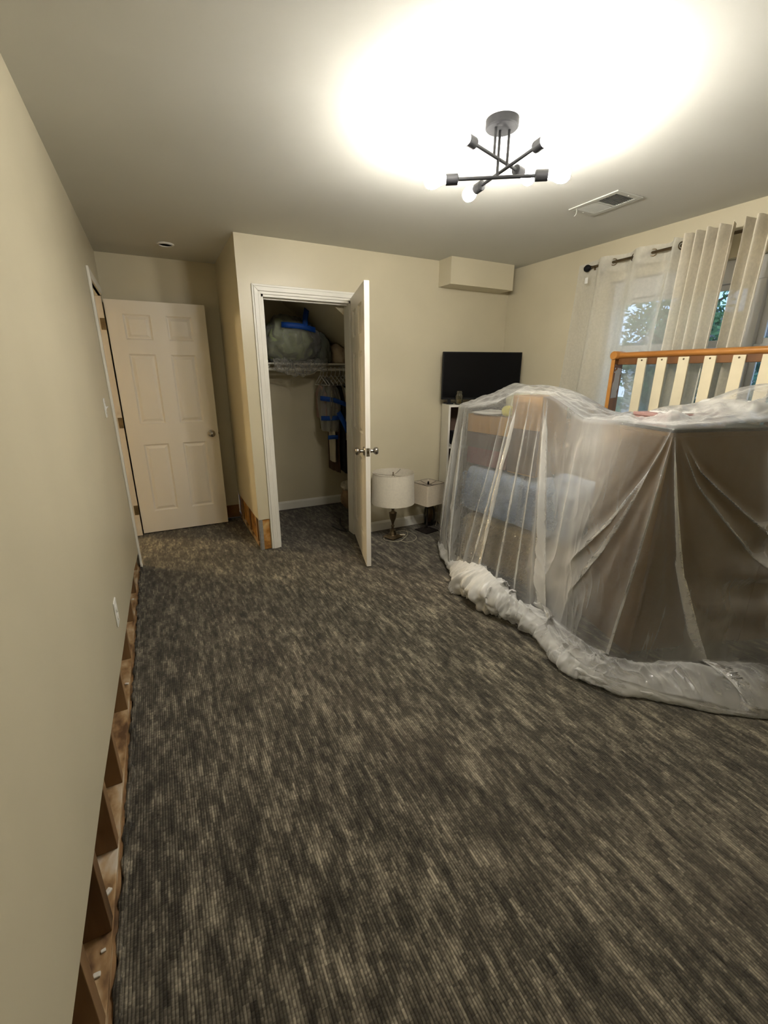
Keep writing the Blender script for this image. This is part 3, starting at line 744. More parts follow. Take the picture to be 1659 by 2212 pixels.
for k in range(4):
    a = hd + k * PI / 2 + .2
    sp.tube([(l2x, l2y, .468), (l2x + .035 * math.cos(a), l2y + .035 * math.sin(a), .462)], .0018, 6)
sp.build('spider', M['dark_metal'], l2)
MB().lathe([(.009, .466), (.010, .475), (.009, .486), (.0075, .494), (0, .498)], (l2x, l2y, 0), 14, cap1=False).build('finial', M['dark_metal'], l2, smooth=50)
MB().lathe([(.014, .33), (.014, .36), (.026, .40), (.026, .42), (.015, .445), (0, .45)], (l2x, l2y, 0), 14, cap1=False).build('bulb', M['plate_white'], l2, smooth=True)
MB().tube([(l2x, l2y, .33), (l2x + .03, l2y, .37), (l2x + .032, l2y, .42), (l2x, l2y, .466), (l2x - .032, l2y, .42), (l2x - .03, l2y, .37), (l2x, l2y, .33)], .002, 6).build('harp', M['dark_metal'], l2)

gx, gy = 2.600, 3.512
gl_ = thing('glass_lamp_base', (gx, gy, 0), 'shadeless amber glass lamp base standing behind the black lamp', 'lamp base')
MB().lathe([(.040, .0), (.045, .006), (.050, .03), (.058, .08), (.060, .12), (.052, .17), (.034, .205), (.018, .225), (.016, .235), (.013, .235), (.015, .22), (.030, .20), (.048, .165), (.056, .12), (.054, .08), (.046, .03), (.04, .01), (0, .01)], (gx, gy, .001), 24, cap1=False).build('body', M['amber'], gl_, smooth=50)
MB().lathe([(.017, .235), (.017, .25), (.012, .255), (.012, .275), (0, .275)], (gx, gy, 0), 14, cap1=False).build('socket', M['bronze'], gl_, smooth=50)
MB().tube(spl([(gx + .012, gy, .26), (gx + .05, gy - .03, .22), (gx + .062, gy - .05, .12), (gx + .055, gy - .05, .03), (gx + .03, gy - .075, .005)]), .003, 6).build('power_cord', M['cord'], gl_, smooth=True)

# ------------------------------------------------------------------ curtain rod and curtains
RX, RZ = 3.385, 2.243
cr_ = thing('curtain_rod', (RX, 1.2, RZ), 'dark bronze curtain rod with ball finial above the window', 'curtain rod')
MB().cyl((RX, 2.585, RZ), (RX, .40, RZ), .0095, n=14).build('rod', M['bronze'], cr_, smooth=40)
MB().lathe([(.011, 0), (.012, .008), (.009, .012), (.018, .020), (.025, .034), (.025, .046), (.018, .060), (0, .067)], (RX, 2.585, RZ), 20, axis=(0, 1, 0), cap1=False).build('finial', M['black'], cr_, smooth=50)
for y in (2.555, 1.55, .45):
    MB().box(RX - .004, W, y - .006, y + .006, RZ - .024, RZ - .013).box(W - .006, W, y - .018, y + .018, RZ - .05, RZ + .03).tube([(RX - .013, y, RZ - .002), (RX - .010, y, RZ - .010), (RX, y, RZ - .0135), (RX + .010, y, RZ - .010), (RX + .013, y, RZ - .002)], .004, 6).build('bracket', M['bronze'], cr_)

def curtain(name, label, gy, mat, zb, amp, spread, seed, ylead=None, ytail=None, flare=0.0, grommet_mat=None, first=1, tagged=False, xo=0.0, rings=True):
    """gy: grommet positions along the rod; fabric weaves in front of and behind the rod between them"""
    gy = list(gy)
    ys = [ylead] + gy + [ytail]
    t = thing(name, (RX, sum(gy) / len(gy), RZ), label, 'curtain', 'grommet curtains on the bronze rod')
    nseg = len(ys) - 1; K = 16; cols = []
    for i in range(nseg):
        for k in range(K + (1 if i == nseg - 1 else 0)):
            u = k / K
            sgn = first if i % 2 == 0 else -first
            half = .5 if i in (0, nseg - 1) else 1.0
            if i == 0: ph = math.sin(PI / 2 * (1 - u) * 1.0)
            elif i == nseg - 1: ph = math.sin(PI / 2 * u)
            else: ph = math.sin(PI * u)
            cols.append((ys[i] + (ys[i + 1] - ys[i]) * u, sgn * ph))
    cols = np.array(cols); nc = len(cols)
    zt = RZ + .045
    nr = 90
    tt = np.linspace(0, 1, nr)
    idx = np.arange(nc)
    G = np.zeros((nr, nc, 3))
    ymid = cols[:, 0].mean()
    a0 = amp
    for r, q in enumerate(tt):
        z = zt + (zb - zt) * q
        sp_ = 1 + spread * q
        y = ymid + (cols[:, 0] - ymid) * sp_ + flare * q + .010 * q * noise3(idx * .11, q * 2.0, 0, seed)
        wav = cols[:, 1] * (a0 * (1 - .25 * q)) + .012 * q * noise3(idx * .17, q * 1.6, 3.3, seed + 5)
        x = RX + xo + np.clip(wav, -.075, .066)
        G[r, :, 0] = x; G[r, :, 1] = y; G[r, :, 2] = z + .003 * noise3(idx * .2, 0, 0, seed + 2) * (1 if r < 3 else 0)
    MB().grid(G).build('fabric_panel', mat, t, smooth=True)
    # doubled header band
    hb = [r for r in range(nr) if tt[r] * (zt - zb) < .115]
    Gh = G[hb].copy(); Gh[..., 0] -= .0025
    MB().grid(Gh).build('header_band', mat, t, smooth=True)
    for i, y in enumerate(gy if rings else []):
        yy = ymid + (y - ymid) * (1 + spread * .045 / (zt - zb))
        # slope of the fabric at the crossing
        d = (ys[i + 2] - ys[i]) / 2
        sl_ = (-first if i % 2 == 0 else first) * (a0 * PI / 2) / max(abs(d), .02)
        nx = Vector((1, sl_ * (1 if d < 0 else -1) * 1.0, 0)).normalized()
        ax = Vector((1, -sl_ if d > 0 else sl_, 0)); ax.normalize()
        tq = ax.to_track_quat('Z', 'Y').to_matrix()
        c = Vector((RX, yy, RZ))
        R = []
        for k in range(20):
            a = 2 * PI * k / 20
            R.append(c + tq @ Vector((.0205 * math.cos(a), .0205 * math.sin(a), 0)))
        MB().tube(R, .0042, 6, closed=True).build('grommet', M['bronze'], t, smooth=True)
    if tagged:
        MB().box(RX - .058, RX - .056, 2.56, 2.585, 2.125, 2.165).build('care_tag', M['paper'], t)
    return t
curtain('curtain', 'sheer cream curtain pulled flat over the left end of the window', [2.524, 2.400, 2.249, 2.108, 1.975, 1.925], M['sheer'], .03, .042, .0, 3, ylead=2.735, ytail=1.895, flare=.14, first=1, tagged=True)
curtain('curtain', 'gathered beige curtain bunched in tight folds at the window centre', [1.842, 1.815, 1.785, 1.755, 1.722, 1.69, 1.655, 1.62], M['sheer_dense'], .03, .046, .02, 8, ylead=1.868, ytail=1.60, flare=.05, first=-1, xo=-.040, rings=False)
curtain('curtain', 'beige curtain at the right edge of the photo beside the window pane', [1.535, 1.505, 1.47, 1.44], M['sheer_dense'], .03, .046, .02, 12, ylead=1.545, ytail=1.415, flare=.04, first=-1, xo=-.040, rings=False)

# ------------------------------------------------------------------ crib panel
KX = 3.257
cb = thing('crib_panel', (KX, 1.7, 0), 'honey oak crib panel with cream slats in front of the window', 'crib')
KY0, KY1, KZ = 1.165, 2.165, 1.592
MB().box(KX - .045, KX + .045, KY1 - .024, KY1, 0, KZ - .012).build('post', M['oak_shaded'], cb, bevel=.002)
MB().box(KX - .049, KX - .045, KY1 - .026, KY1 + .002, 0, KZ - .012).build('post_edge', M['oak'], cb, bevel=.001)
MB().box(KX - .045, KX + .045, KY0, KY0 + .024, 0, KZ - .012).build('post', M['oak_shaded'], cb, bevel=.002)
r_ = MB().rings([[Vector((KX + .030 * math.cos(a) , y, KZ + .0 + .021 * math.sin(a))) for a in [k * 2 * PI / 16 for k in range(16)]] for y in (KY0, KY1 - .01)])
r_.build('top_rail', M['oak'], cb, smooth=50)
MB().box(KX - .012, KX + .024, KY0 + .024, KY1 - .026, KZ - .062, KZ - .010).build('sub_rail', M['oak_shaded'], cb, bevel=.003)
MB().lathe([(.026, -.055), (.0285, -.052), (.0285, .05), (0, .05)], (KX, KY1 - .012, KZ), 24, axis=(1, 0, 0), cap1=False).build('rail_scroll', M['oak'], cb, smooth=50)
MB().box(KX - .02, KX + .02, KY0 + .024, KY1 - .024, .30, .36).build('bottom_rail', M['oak'], cb, bevel=.004)
for i, y in enumerate((1.960, 1.825, 1.690, 1.540, 1.390, 1.250)):
    so = MB().box(KX - .022, KX - .010, y - .032, y + .032, .33, KZ - .022).build('slat', M['cream'], cb, bevel=.002)
    MB().lathe([(.006, 0), (.005, .002), (0, .002)], (KX - .022, y, KZ - .036), 8, axis=(-1, 0, 0), cap1=False).build('screw', M['bronze'], so)
lb = MB()
lp = [(.0, 1.30), (.060, 1.305), (.062, 1.33), (.056, 1.345), (.066, 1.37), (.064, 1.46), (.072, 1.468), (.068, 1.505), (.030, 1.51), (.028, 1.495), (.012, 1.49), (.010, 1.42), (0, 1.40)]
lb.prism([(KX - .035 + a, KY1 - .0246, z) for a, z in lp], (0, -.0008, 0)); lb.build('torn_label', M['labelpaper'], cb)
for z in (1.50, 1.475, 1.45):
    MB().lathe([(.005, 0), (.004, .001), (0, .001)], (KX - .030, KY1 - .0246, z + .03), 10, axis=(0, -1, 0), cap1=False).build('bolt', M['nickel'], cb)

# ------------------------------------------------------------------ closet contents
cs = thing('closet_shelf', (1.7, CB, 1.55), 'white closet shelf with hanging rod on the back wall', 'shelf')
MB().box(1.045, 2.20, 4.36, CB - .0, 1.552, 1.568).build('shelf_board', M['white_lam'], cs, bevel=.002)
MB().cyl((1.045, 4.42, 1.508), (2.20, 4.42, 1.508), .0155, n=16).build('hanging_rod', M['white_lam'], cs, smooth=40)
for x in (1.30, 2.14):
    MB().box(x - .006, x + .006, 4.40, CB, 1.535, 1.552).box(x - .006, x + .006, CB - .012, CB, 1.30, 1.552).tube([(x, CB - .01, 1.32), (x, 4.55, 1.45), (x, 4.42, 1.535)], .006, 6).build('bracket', M['white_lam'], cs)

def sheet_tape(name, path, w, label, parent=None, up_=(0, 0, 1), thick=.0012):
    P = [Vector(p) for p in path]; U = Vector(up_).normalized(); mb = MB()
    A = []; Bq = []
    for i, p in enumerate(P):
        A.append(p - U * w / 2); Bq.append(p + U * w / 2)
    nrm = Vector((-.35, -.93, 0)) * thick
    n = len(P)
    vs = A + Bq + [a + nrm for a in A] + [b + nrm for b in Bq]
    fs = []
    for i in range(n - 1):
        fs += [(i, i + 1, n + i + 1, n + i), (2 * n + i, 3 * n + i, 3 * n + i + 1, 2 * n + i + 1), (i, 2 * n + i, 2 * n + i + 1, i + 1), (n + i, n + i + 1, 3 * n + i + 1, 3 * n + i)]
    fs += [(0, n, 3 * n, 2 * n), (n - 1, 3 * n - 1, 4 * n - 1, 2 * n - 1)]
    mb.add(vs, fs)
    return mb.build(name, M['tape'], parent, smooth=True) if parent else tag(mb.build(name, M['tape'], smooth=True), label, 'tape', 'blue tape strips in the closet')

# bundles on the shelf
bg = thing('bedding_bundle', (1.46, 4.47, 1.569), 'large sage green comforter bundle wrapped in clear plastic on the closet shelf', 'bedding')
def blob(c, r, amp, freq, seed, n=40):
    th = np.linspace(0, PI, n)[:, None]; ph = np.linspace(0, 2 * PI, 2 * n)[None, :]
    d = np.stack([np.sin(th) * np.cos(ph), np.sin(th) * np.sin(ph), np.cos(th) * np.ones_like(ph)], -1)
    d[:, -1] = d[:, 0]
    p = d * np.array(r)
    f = 1 + amp * (noise3(d[..., 0] * freq, d[..., 1] * freq, d[..., 2] * freq, seed) + .5 * noise3(d[..., 0] * freq * 2.2, d[..., 1] * freq * 2.2, d[..., 2] * freq * 2.2, seed + 1))
    p = p * f[..., None] + np.array(c)
    p[:, -1] = p[:, 0]
    return p
def bag(c, r, amp, freq, seed, zmin, tops=None):
    p = blob(c, r, amp, freq, seed)
    p[..., 2] = np.maximum(p[..., 2], zmin)
    if tops is not None: p[..., 2] = np.minimum(p[..., 2], tops(p[..., 0]))
    p[..., 1] = np.minimum(p[..., 1], CB - .005)
    return MB().grid(p)
slp = lambda off: (lambda x: np.minimum(2.40, 2.03 - .78 * (x - 1.683)) - off)
bag((1.50, 4.45, 1.765), (.24, .17, .215), .16, 2.6, 3, 1.570, slp(.02)).build('comforter', M['green'], bg, smooth=True)
bag((1.53, 4.43, 1.765), (.275, .195, .235), .12, 4.0, 5, 1.569, slp(.012)).build('plastic_wrap', M['film2'], bg, smooth=True)
b2 = thing('folded_blanket', (1.26, 4.45, 1.569), 'olive blanket under plastic at the left end of the closet shelf', 'blanket')
bag((1.20, 4.50, 1.66), (.125, .13, .13), .16, 2.6, 11, 1.570).build('blanket', M['green'], b2, smooth=True)
b3 = thing('dark_blanket_roll', (1.83, 4.5, 1.569), 'dark grey blanket between the green bundle and beige bag in the closet', 'blanket')
bag((1.865, 4.52, 1.66), (.095, .14, .20), .12, 2.6, 15, 1.570, slp(.015)).build('blanket', M['grey_cloth'], b3, smooth=True)
b4 = thing('beige_bag', (2.03, 4.52, 1.569), 'beige cloth bag at the low end of the closet shelf under the slope', 'bag')
bag((2.045, 4.50, 1.645), (.085, .13, .135), .10, 2.6, 19, 1.570, slp(.015)).build('body', M['beige_cloth'], b4, smooth=True)
# crumpled plastic skirt hanging from the bundle over the rod
sk = np.zeros((40, 90, 3))
for i in range(40):
    q = i / 39
    for j in range(90):
        u = j / 89
        x = 1.32 + .54 * u
        sag = .05 + .055 * math.sin(PI * min(1, u * 1.15)) ** 2
        sk[i, j] = (x, 4.345 - .035 * math.sin(PI * q), 1.60 - (sag + .06) * q)
jj = np.arange(90)[None, :]; ii = np.arange(40)[:, None]
sk[..., 1] += .022 * noise3(jj * .22, ii * .16, 0, 31) + .014 * noise3(jj * .6, ii * .4, 4, 33) - .02
sk[..., 2] += .02 * noise3(jj * .15, ii * .2, 1, 32)
pl = tag(MB().grid(sk).build('plastic_skirt', M['film2'], smooth=True), 'crumpled clear plastic hanging from the shelf edge over the closet rod', 'plastic film')
sheet_tape('tape_strip', [(1.405, 4.262, 1.895), (1.47, 4.247, 1.893), (1.56, 4.242, 1.890), (1.64, 4.246, 1.878), (1.73, 4.262, 1.862)], .048, 'blue tape strip lying level across the green bundle')
sheet_tape('tape_strip', [(1.625, 4.245, 1.895), (1.635, 4.262, 1.96), (1.655, 4.285, 2.02), (1.668, 4.30, 2.055)], .05, 'upright blue tape strip running up from the bundle to the sloped ceiling', up_=(1, 0, -.15))

# hangers and garments
def hanger(x, label):
    t = thing('clothes_hanger', (x, 4.42, 1.50), label, 'hanger', 'white hangers on the closet rod')
    z = 1.508
    MB().tube([(x, 4.42 + .021 * math.cos(a), z + .021 * math.sin(a)) for a in [-.6 + k * (PI + .9) / 10 for k in range(11)]] + [(x, 4.40, z - .02), (x, 4.42, z - .055)], .0035, 6).build('hook', M['plate_white'], t, smooth=True)
    MB().tube([(x, 4.42, z - .055), (x, 4.24, z - .14), (x, 4.235, z - .15), (x, 4.60, z - .15), (x, 4.595, z - .14), (x, 4.42, z - .055)], .0045, 6).build('shoulder_bar', M['plate_white'], t, smooth=True)
    return t
def garment(name, x, y0, y1, z0, z1, th, mat, label, cat, seed, slant=0.0, x2=None):
    t = thing(name, (x, (y0 + y1) / 2, z1), label, cat)
    n, m = 28, 36
    for s in (0,):
        G = np.zeros((m, 2 * n, 3))
        for i in range(m):
            q = i / (m - 1)
            zc = z1 + (z0 - z1) * q
            for j in range(2 * n):
                a = 2 * PI * j / (2 * n - 1)
                yy = (y0 + y1) / 2 + (y1 - y0) / 2 * math.cos(a) * (.55 + .45 * min(1, q * 5)) * (1 + .05 * math.sin(q * 9 + seed))
                xx = x + th * math.sin(a) * (.7 + .3 * q) + slant * q
                G[i, j] = (xx, yy, zc - (.03 * abs(math.cos(a)) * (1 - q)))
        jj2 = np.arange(2 * n)[None, :] % (2 * n - 1); ii2 = np.arange(m)[:, None]
        w = .012 * noise3(np.cos(jj2 * 2 * PI / (2 * n - 1)) * 4, np.sin(jj2 * 2 * PI / (2 * n - 1)) * 4, ii2 * .12, seed)
        G[..., 0] += w; G[..., 1] += w * .6
    MB().grid(G).build('cloth', mat, t, smooth=True)
    return t
xs = [1.815, 1.845, 1.885, 1.93, 1.975, 2.02, 2.06, 2.10]
names_ = ['first white hanger, nearest the bare end of the closet rod', 'second white hanger from the bare end of the closet rod', 'third white hanger from the bare end of the closet rod', 'fourth white hanger from the bare end of the closet rod', 'fifth white hanger from the bare end of the closet rod', 'sixth white hanger from the bare end of the closet rod', 'seventh white hanger from the bare end of the closet rod', 'last white hanger on the closet rod, by the closet door']
for x, nm in zip(xs, names_): hanger(x, nm)
garment('hanging_shirt', 1.815, 4.26, 4.58, 1.02, 1.36, .012, M['cloth_pink'], 'dusty pink top hanging at the bare end of the closet rod', 'garment', 1)
garment('hanging_shirt', 1.848, 4.25, 4.59, .90, 1.36, .012, M['cloth_olive'], 'olive shirt hanging behind the pink top in the closet', 'garment', 2)
garment('hanging_trousers', 1.885, 4.24, 4.40, .58, 1.34, .014, M['cloth_white'], 'long off-white garment hanging in the closet with blue tape across', 'garment', 3)
garment('hanging_dress', 1.935, 4.24, 4.58, .46, 1.34, .016, M['cloth_brown'], 'dark brown long garment hanging behind the off-white one', 'garment', 4)
garment('hanging_coat', 1.985, 4.19, 4.60, .50, 1.37, .020, M['cloth_black'], 'first black coat hanging beside the brown garment in the closet', 'garment', 5)
garment('hanging_shirt', 2.030, 4.22, 4.60, .80, 1.36, .014, M['cloth_white'], 'off-white shirt hanging between the black coats in the closet', 'garment', 6)
garment('hanging_coat', 2.075, 4.17, 4.60, .42, 1.37, .022, M['cloth_black'], 'second black coat hanging nearest the closet door', 'garment', 7)
gb = bag((1.90, 4.38, 1.20), (.13, .20, .24), .10, 3.0, 41, .90)
wr_ = thing('garment_wrap', (1.90, 4.38, 1.42), 'clear plastic bag gathered at a knot around the hanging clothes', 'plastic bag')
gcol = []
prof = [(0, 1.43), (.02, 1.425), (.03, 1.405), (.018, 1.39), (.05, 1.365), (.085, 1.30), (.10, 1.20), (.095, 1.08), (.085, .98), (.08, .90)]
G = np.zeros((len(spl([(r, 0, z) for r, z in prof], 5)), 64, 3))
for i, p in enumerate(spl([(r, 0, z) for r, z in prof], 5)):
    for j in range(64):
        a = 2 * PI * j / 63; k = 1 + .14 * math.sin(7 * a + i * .1) * min(1, i / 12)
        G[i, j] = (1.85 + .03 * min(1, i / 25) + p.x * k * math.cos(a) * 1.0, 4.35 + p.x * k * math.sin(a) * 1.7, p.z)
MB().grid(G).build('bag', M['film2'], wr_, smooth=True)
sheet_tape('tape_strip', [(1.745, 4.25, 1.235), (1.80, 4.20, 1.228), (1.87, 4.175, 1.215), (1.94, 4.165, 1.190), (1.99, 4.165, 1.170)], .046, 'blue tape strip highest on the wrapped hanging clothes')
sheet_tape('tape_strip', [(1.75, 4.26, 1.038), (1.80, 4.215, 1.038), (1.86, 4.19, 1.040), (1.92, 4.175, 1.046)], .046, 'blue tape strip second from the top on the hanging clothes')
sheet_tape('tape_strip', [(1.905, 4.172, 1.10), (1.935, 4.166, 1.04), (1.97, 4.162, .97), (1.995, 4.158, .90)], .05, 'slanting blue tape strip crossing the black coat in the closet', up_=(.8, 0, .5))
sheet_tape('tape_strip', [(1.805, 4.228, .845), (1.86, 4.215, .848), (1.905, 4.20, .845)], .042, 'blue tape strip lowest on the hanging off-white garment')
hb_ = thing('paper_bag', (2.12, 4.42, 0), 'tan paper bag standing below the coats at the closet back', 'bag')
bag((2.12, 4.42, .12), (.11, .12, .13), .14, 3.0, 51, .001).build('body', M['tan_bag'], hb_, smooth=True)
bag((2.10, 4.40, .27), (.09, .10, .06), .16, 3.0, 52, .215).build('crumpled_top', M['cloth_white'], hb_, smooth=True)
tag(MB().tube(spl([(1.70, 3.90, .007), (1.715, 3.80, .007), (1.735, 3.73, .006), (1.765, 3.69, .006), (1.782, 3.72, .006), (1.775, 3.80, .006), (1.80, 3.95, .006), (1.86, 4.1, .006)]), .007, 8).build('cable', M['cord_black'], smooth=True), 'black cable looped on the carpet inside the closet doorway', 'cable')

# ------------------------------------------------------------------ covered pile: plush ottoman, blue cushion, boxes
O_ = Vector((2.375, 2.745, 0)); pd = Vector((.10, -.995, 0)); pin = Vector((.995, .10, 0))
prot = math.atan2(pd.y, pd.x)
def pat(u, v, z): return O_ + pd * u + pin * v + Vector((0, 0, z))
def fuzz(name, base_fn, mat, parent, count, length, seed):
    """short plush strands as thin triangles standing on the surface"""
    rr = random.Random(seed); mb = MB()
    for _ in range(count):
        p, nrm = base_fn(rr)
        s = Vector((rr.uniform(-1, 1), rr.uniform(-1, 1), rr.uniform(-1, 1))).normalized()
        d = (nrm + .7 * Vector((rr.uniform(-1, 1), rr.uniform(-1, 1), rr.uniform(-1.2, .6)))).normalized() * length * rr.uniform(.6, 1.2)
        w = nrm.cross(s).normalized() * .0022
        mb.add([p - w - nrm * .004, p + w - nrm * .004, p + d], [(0, 1, 2)])
    o = mb.build(name, mat, parent); o['kind'] = 'stuff'; return o
ot = thing('plush_ottoman', pat(.63, .30, 0), 'tan shaggy plush ottoman on the floor under the plastic sheet', 'ottoman')
c = pat(.53, .27, .19)
MB().rbox(c, (.52, .24, .19), .07, prot, 26, .014, 7, 61).build('body', M['tan_fur'], ot, smooth=True)
def front_pts(u0, u1, z0, z1, v):
    def fn(rr): return pat(rr.uniform(u0, u1), v, rr.uniform(z0, z1)), -pin
    return fn
fuzz('shag', front_pts(.04, 1.02, .02, .36, .032), M['tan_fur'], ot, 9000, .028, 1)
bl = thing('plush_blanket', pat(.56, .29, .401), 'pale blue fluffy blanket folded on the tan ottoman under the plastic', 'blanket')
c = pat(.52, .255, .595)
MB().rbox(c, (.51, .25, .180), .075, prot, 26, .018, 6, 63).build('body', M['blue_fur'], bl, smooth=True)
fuzz('pile', front_pts(.03, 1.00, .45, .74, .008), M['blue_fur'], bl, 9000, .024, 2)
def carton(name, u0, u1, v0, v1, z0, z1, mat, label, cat='box', flap=True, tapec=True):
    t = thing(name, pat((u0 + u1) / 2, (v0 + v1) / 2, z0), label, cat)
    MB().obox(pat(u0, v0, z0), pd * (u1 - u0), pin * (v1 - v0), (0, 0, z1 - z0)).build('body', mat, t, bevel=.004)
    if flap:
        e = .004; vm = (v0 + v1) / 2
        MB().obox(pat(u0, v0, z1), pd * (u1 - u0), pin * (vm - v0 - .002), (0, 0, e)).build('flap', mat, t, bevel=.001)
        MB().obox(pat(u0, vm + .002, z1), pd * (u1 - u0), pin * (v1 - vm - .002), (0, 0, e)).build('flap', mat, t, bevel=.001)
        if tapec: MB().obox(pat(u0, vm - .025, z1 + e), pd * (u1 - u0), pin * .05, (0, 0, .0008)).build('packing_tape', M['cardboard2'], t)
    return t
zb_ = .800
carton('storage_bin', .02, .42, .04, .30, zb_, 1.03, M['maroon'], 'maroon storage bin between the blue blanket and cardboard carton', 'storage bin', flap=False)
MB().obox(pat(.012, .032, 1.03), pd * .416, pin * .276, (0, 0, .012)).build('lid', M['umber'], bpy.data.objects['storage_bin'], bevel=.003)
MB().obox(pat(.015, .034, .93), pd * .41, pin * .006, (0, 0, .10)).build('upper_band', M['umber'], bpy.data.objects['storage_bin'])
carton('cardboard_carton', .015, .42, .035, .29, 1.043, 1.172, M['cardboard'], 'small cardboard carton on the maroon bin under the plastic')
carton('tall_carton', .445, .685, .03, .30, zb_, 1.325, M['cardboard2'], 'tall cardboard carton standing at the pile peak under the plastic')
MB().obox(pat(.443, .028, zb_ + .01), pd * .244, pin * .004, (0, 0, .30)).build('dark_wrap', M['umber'], bpy.data.objects['tall_carton'])
carton('back_carton', .03, .66, .315, .56, zb_, 1.15, M['cardboard2'], 'wide cardboard carton at the back of the covered pile')
pp = thing('paper_stack', pat(.14, .13, 1.178), 'loose white papers curling on top of the small cardboard carton', 'paper')
G = np.zeros((14, 24, 3))
for i in range(14):
    for j in range(24):
        p = pat(.06 + .26 * j / 23, .02 + .20 * i / 13, 1.180 + .012 + .02 * math.sin(j / 23 * PI) * (1 - i / 13) * -.4 + .012 * (i / 13))
        G[i, j] = p
G2 = G.copy(); G2[..., 2] -= .010
MB().grid(G).build('top_sheet', M['paper'], pp, smooth=True)
MB().obox(pat(.07, .04, 1.1775), pd * .24, pin * .18, (0, 0, .008)).build('sheets', M['paper'], pp)
yb = thing('yellow_cloth', pat(.29, .08, 1.178), 'small bright yellow cloth bundle beside the white papers', 'cloth')
MB().rbox(pat(.375, .075, 1.215), (.035, .04, .036), .025, prot, 12, .008, 20, 71).build('bundle', M['yellow'], yb, smooth=True)
yp = thing('pillow', pat(.22, .42, 1.155), 'pale yellow pillow lying on the back carton under the plastic', 'pillow')
MB().rbox(pat(.32, .43, 1.255), (.24, .12, .090), .075, prot, 18, .012, 6, 73, sag=.25).build('cushion', M['pale_yellow'], yp, smooth=True)

# ------------------------------------------------------------------ tall cabinet turned with its brown back to the room
B0 = Vector((2.40, 1.19, 0)); cf_ = Vector((.956, -.292, 0)); cg = Vector((.292, .956, 0))
CW, CD_, CH = .70, .49, 1.205
tc_ = thing('tall_bookcase', B0 + cf_ * CW / 2 + cg * CD_ / 2, 'tall brown bookcase with its back to the room under the plastic sheet', 'bookcase')
def cbx(u0, u1, v0, v1, z0, z1): return MB().obox(B0 + cf_ * u0 + cg * v0 + Vector((0, 0, z0)), cf_ * (u1 - u0), cg * (v1 - v0), (0, 0, z1 - z0))
cbx(0, CW, .0, .006, .02, CH - .02).build('back_panel', M['brown_panel'], tc_)
cbx(0, .02, .006, CD_, 0, CH - .02).build('side_panel', M['brown_panel'], tc_, bevel=.002)
cbx(CW - .02, CW, .006, CD_, 0, CH - .02).build('side_panel', M['brown_panel'], tc_, bevel=.002)
cbx(0, CW, 0, CD_, CH - .02, CH).build('top_panel', M['brown_panel'], tc_, bevel=.002)
for z in (.05, .43, .81): cbx(.02, CW - .02, .006, CD_, z, z + .02).build('shelf', M['brown_panel'], tc_)
bcn = thing('brown_carton', B0 + cf_ * .82 + cg * .09, 'tall brown carton standing at the right end of the covered bookcase', 'box')
cbx(.705, .95, .002, .17, 0, 1.19).build('body', M['brown_panel'], bcn, bevel=.004)
cbx(.705, .95, .002, .085, 1.19, 1.194).build('flap', M['brown_panel'], bcn)
cbx(.705, .95, .087, .17, 1.19, 1.194).build('flap', M['brown_panel'], bcn)
fp = thing('framed_board', B0 + cf_ * .4 + cg * .2 + Vector((0, 0, CH)), 'large grey glazed board with dark edge lying flat on the brown bookcase', 'picture frame')
cbx(-.004, .66, -.004, .47, CH + .001, CH + .014).build('frame', M['dark_metal'], fp, bevel=.001)
cbx(.010, .646, .010, .456, CH + .014, CH + .017).build('glazing', M['glassdark'], fp)
rb = thing('flat_game_box', B0 + cf_ * .35 + cg * .33 + Vector((0, 0, CH + .017)), 'flat faded red box lying on the grey board under the plastic', 'box')
cbx(.14, .50, .20, .44, CH + .0175, CH + .055).build('body', M['pinkbox'], rb, bevel=.003)
cbx(.135, .505, .195, .445, CH + .045, CH + .062).build('lid', M['pinkbox'], rb, bevel=.003)
ps = thing('white_booklet', B0 + cf_ * .3 + cg * .30 + Vector((0, 0, CH + .062)), 'white booklet lying on the flat red box under the plastic', 'booklet')
cbx(.20, .44, .22, .40, CH + .0625, CH + .066).build('pages', M['paper'], ps)
cbx(.20, .44, .22, .40, CH + .066, CH + .068).build('cover', M['paper'], ps)
wp = thing('white_pillow', B0 + cf_ * .60 + cg * .2 + Vector((0, 0, CH + .017)), 'white pillow lump at the right end on top of the brown bookcase', 'pillow')
MB().rbox(B0 + cf_ * .60 + cg * .26 + Vector((0, 0, CH + .076)), (.09, .18, .055), .05, math.atan2(cf_.y, cf_.x), 16, .012, 7, 77, sag=.2).build('cushion', M['paper'], wp, smooth=True)

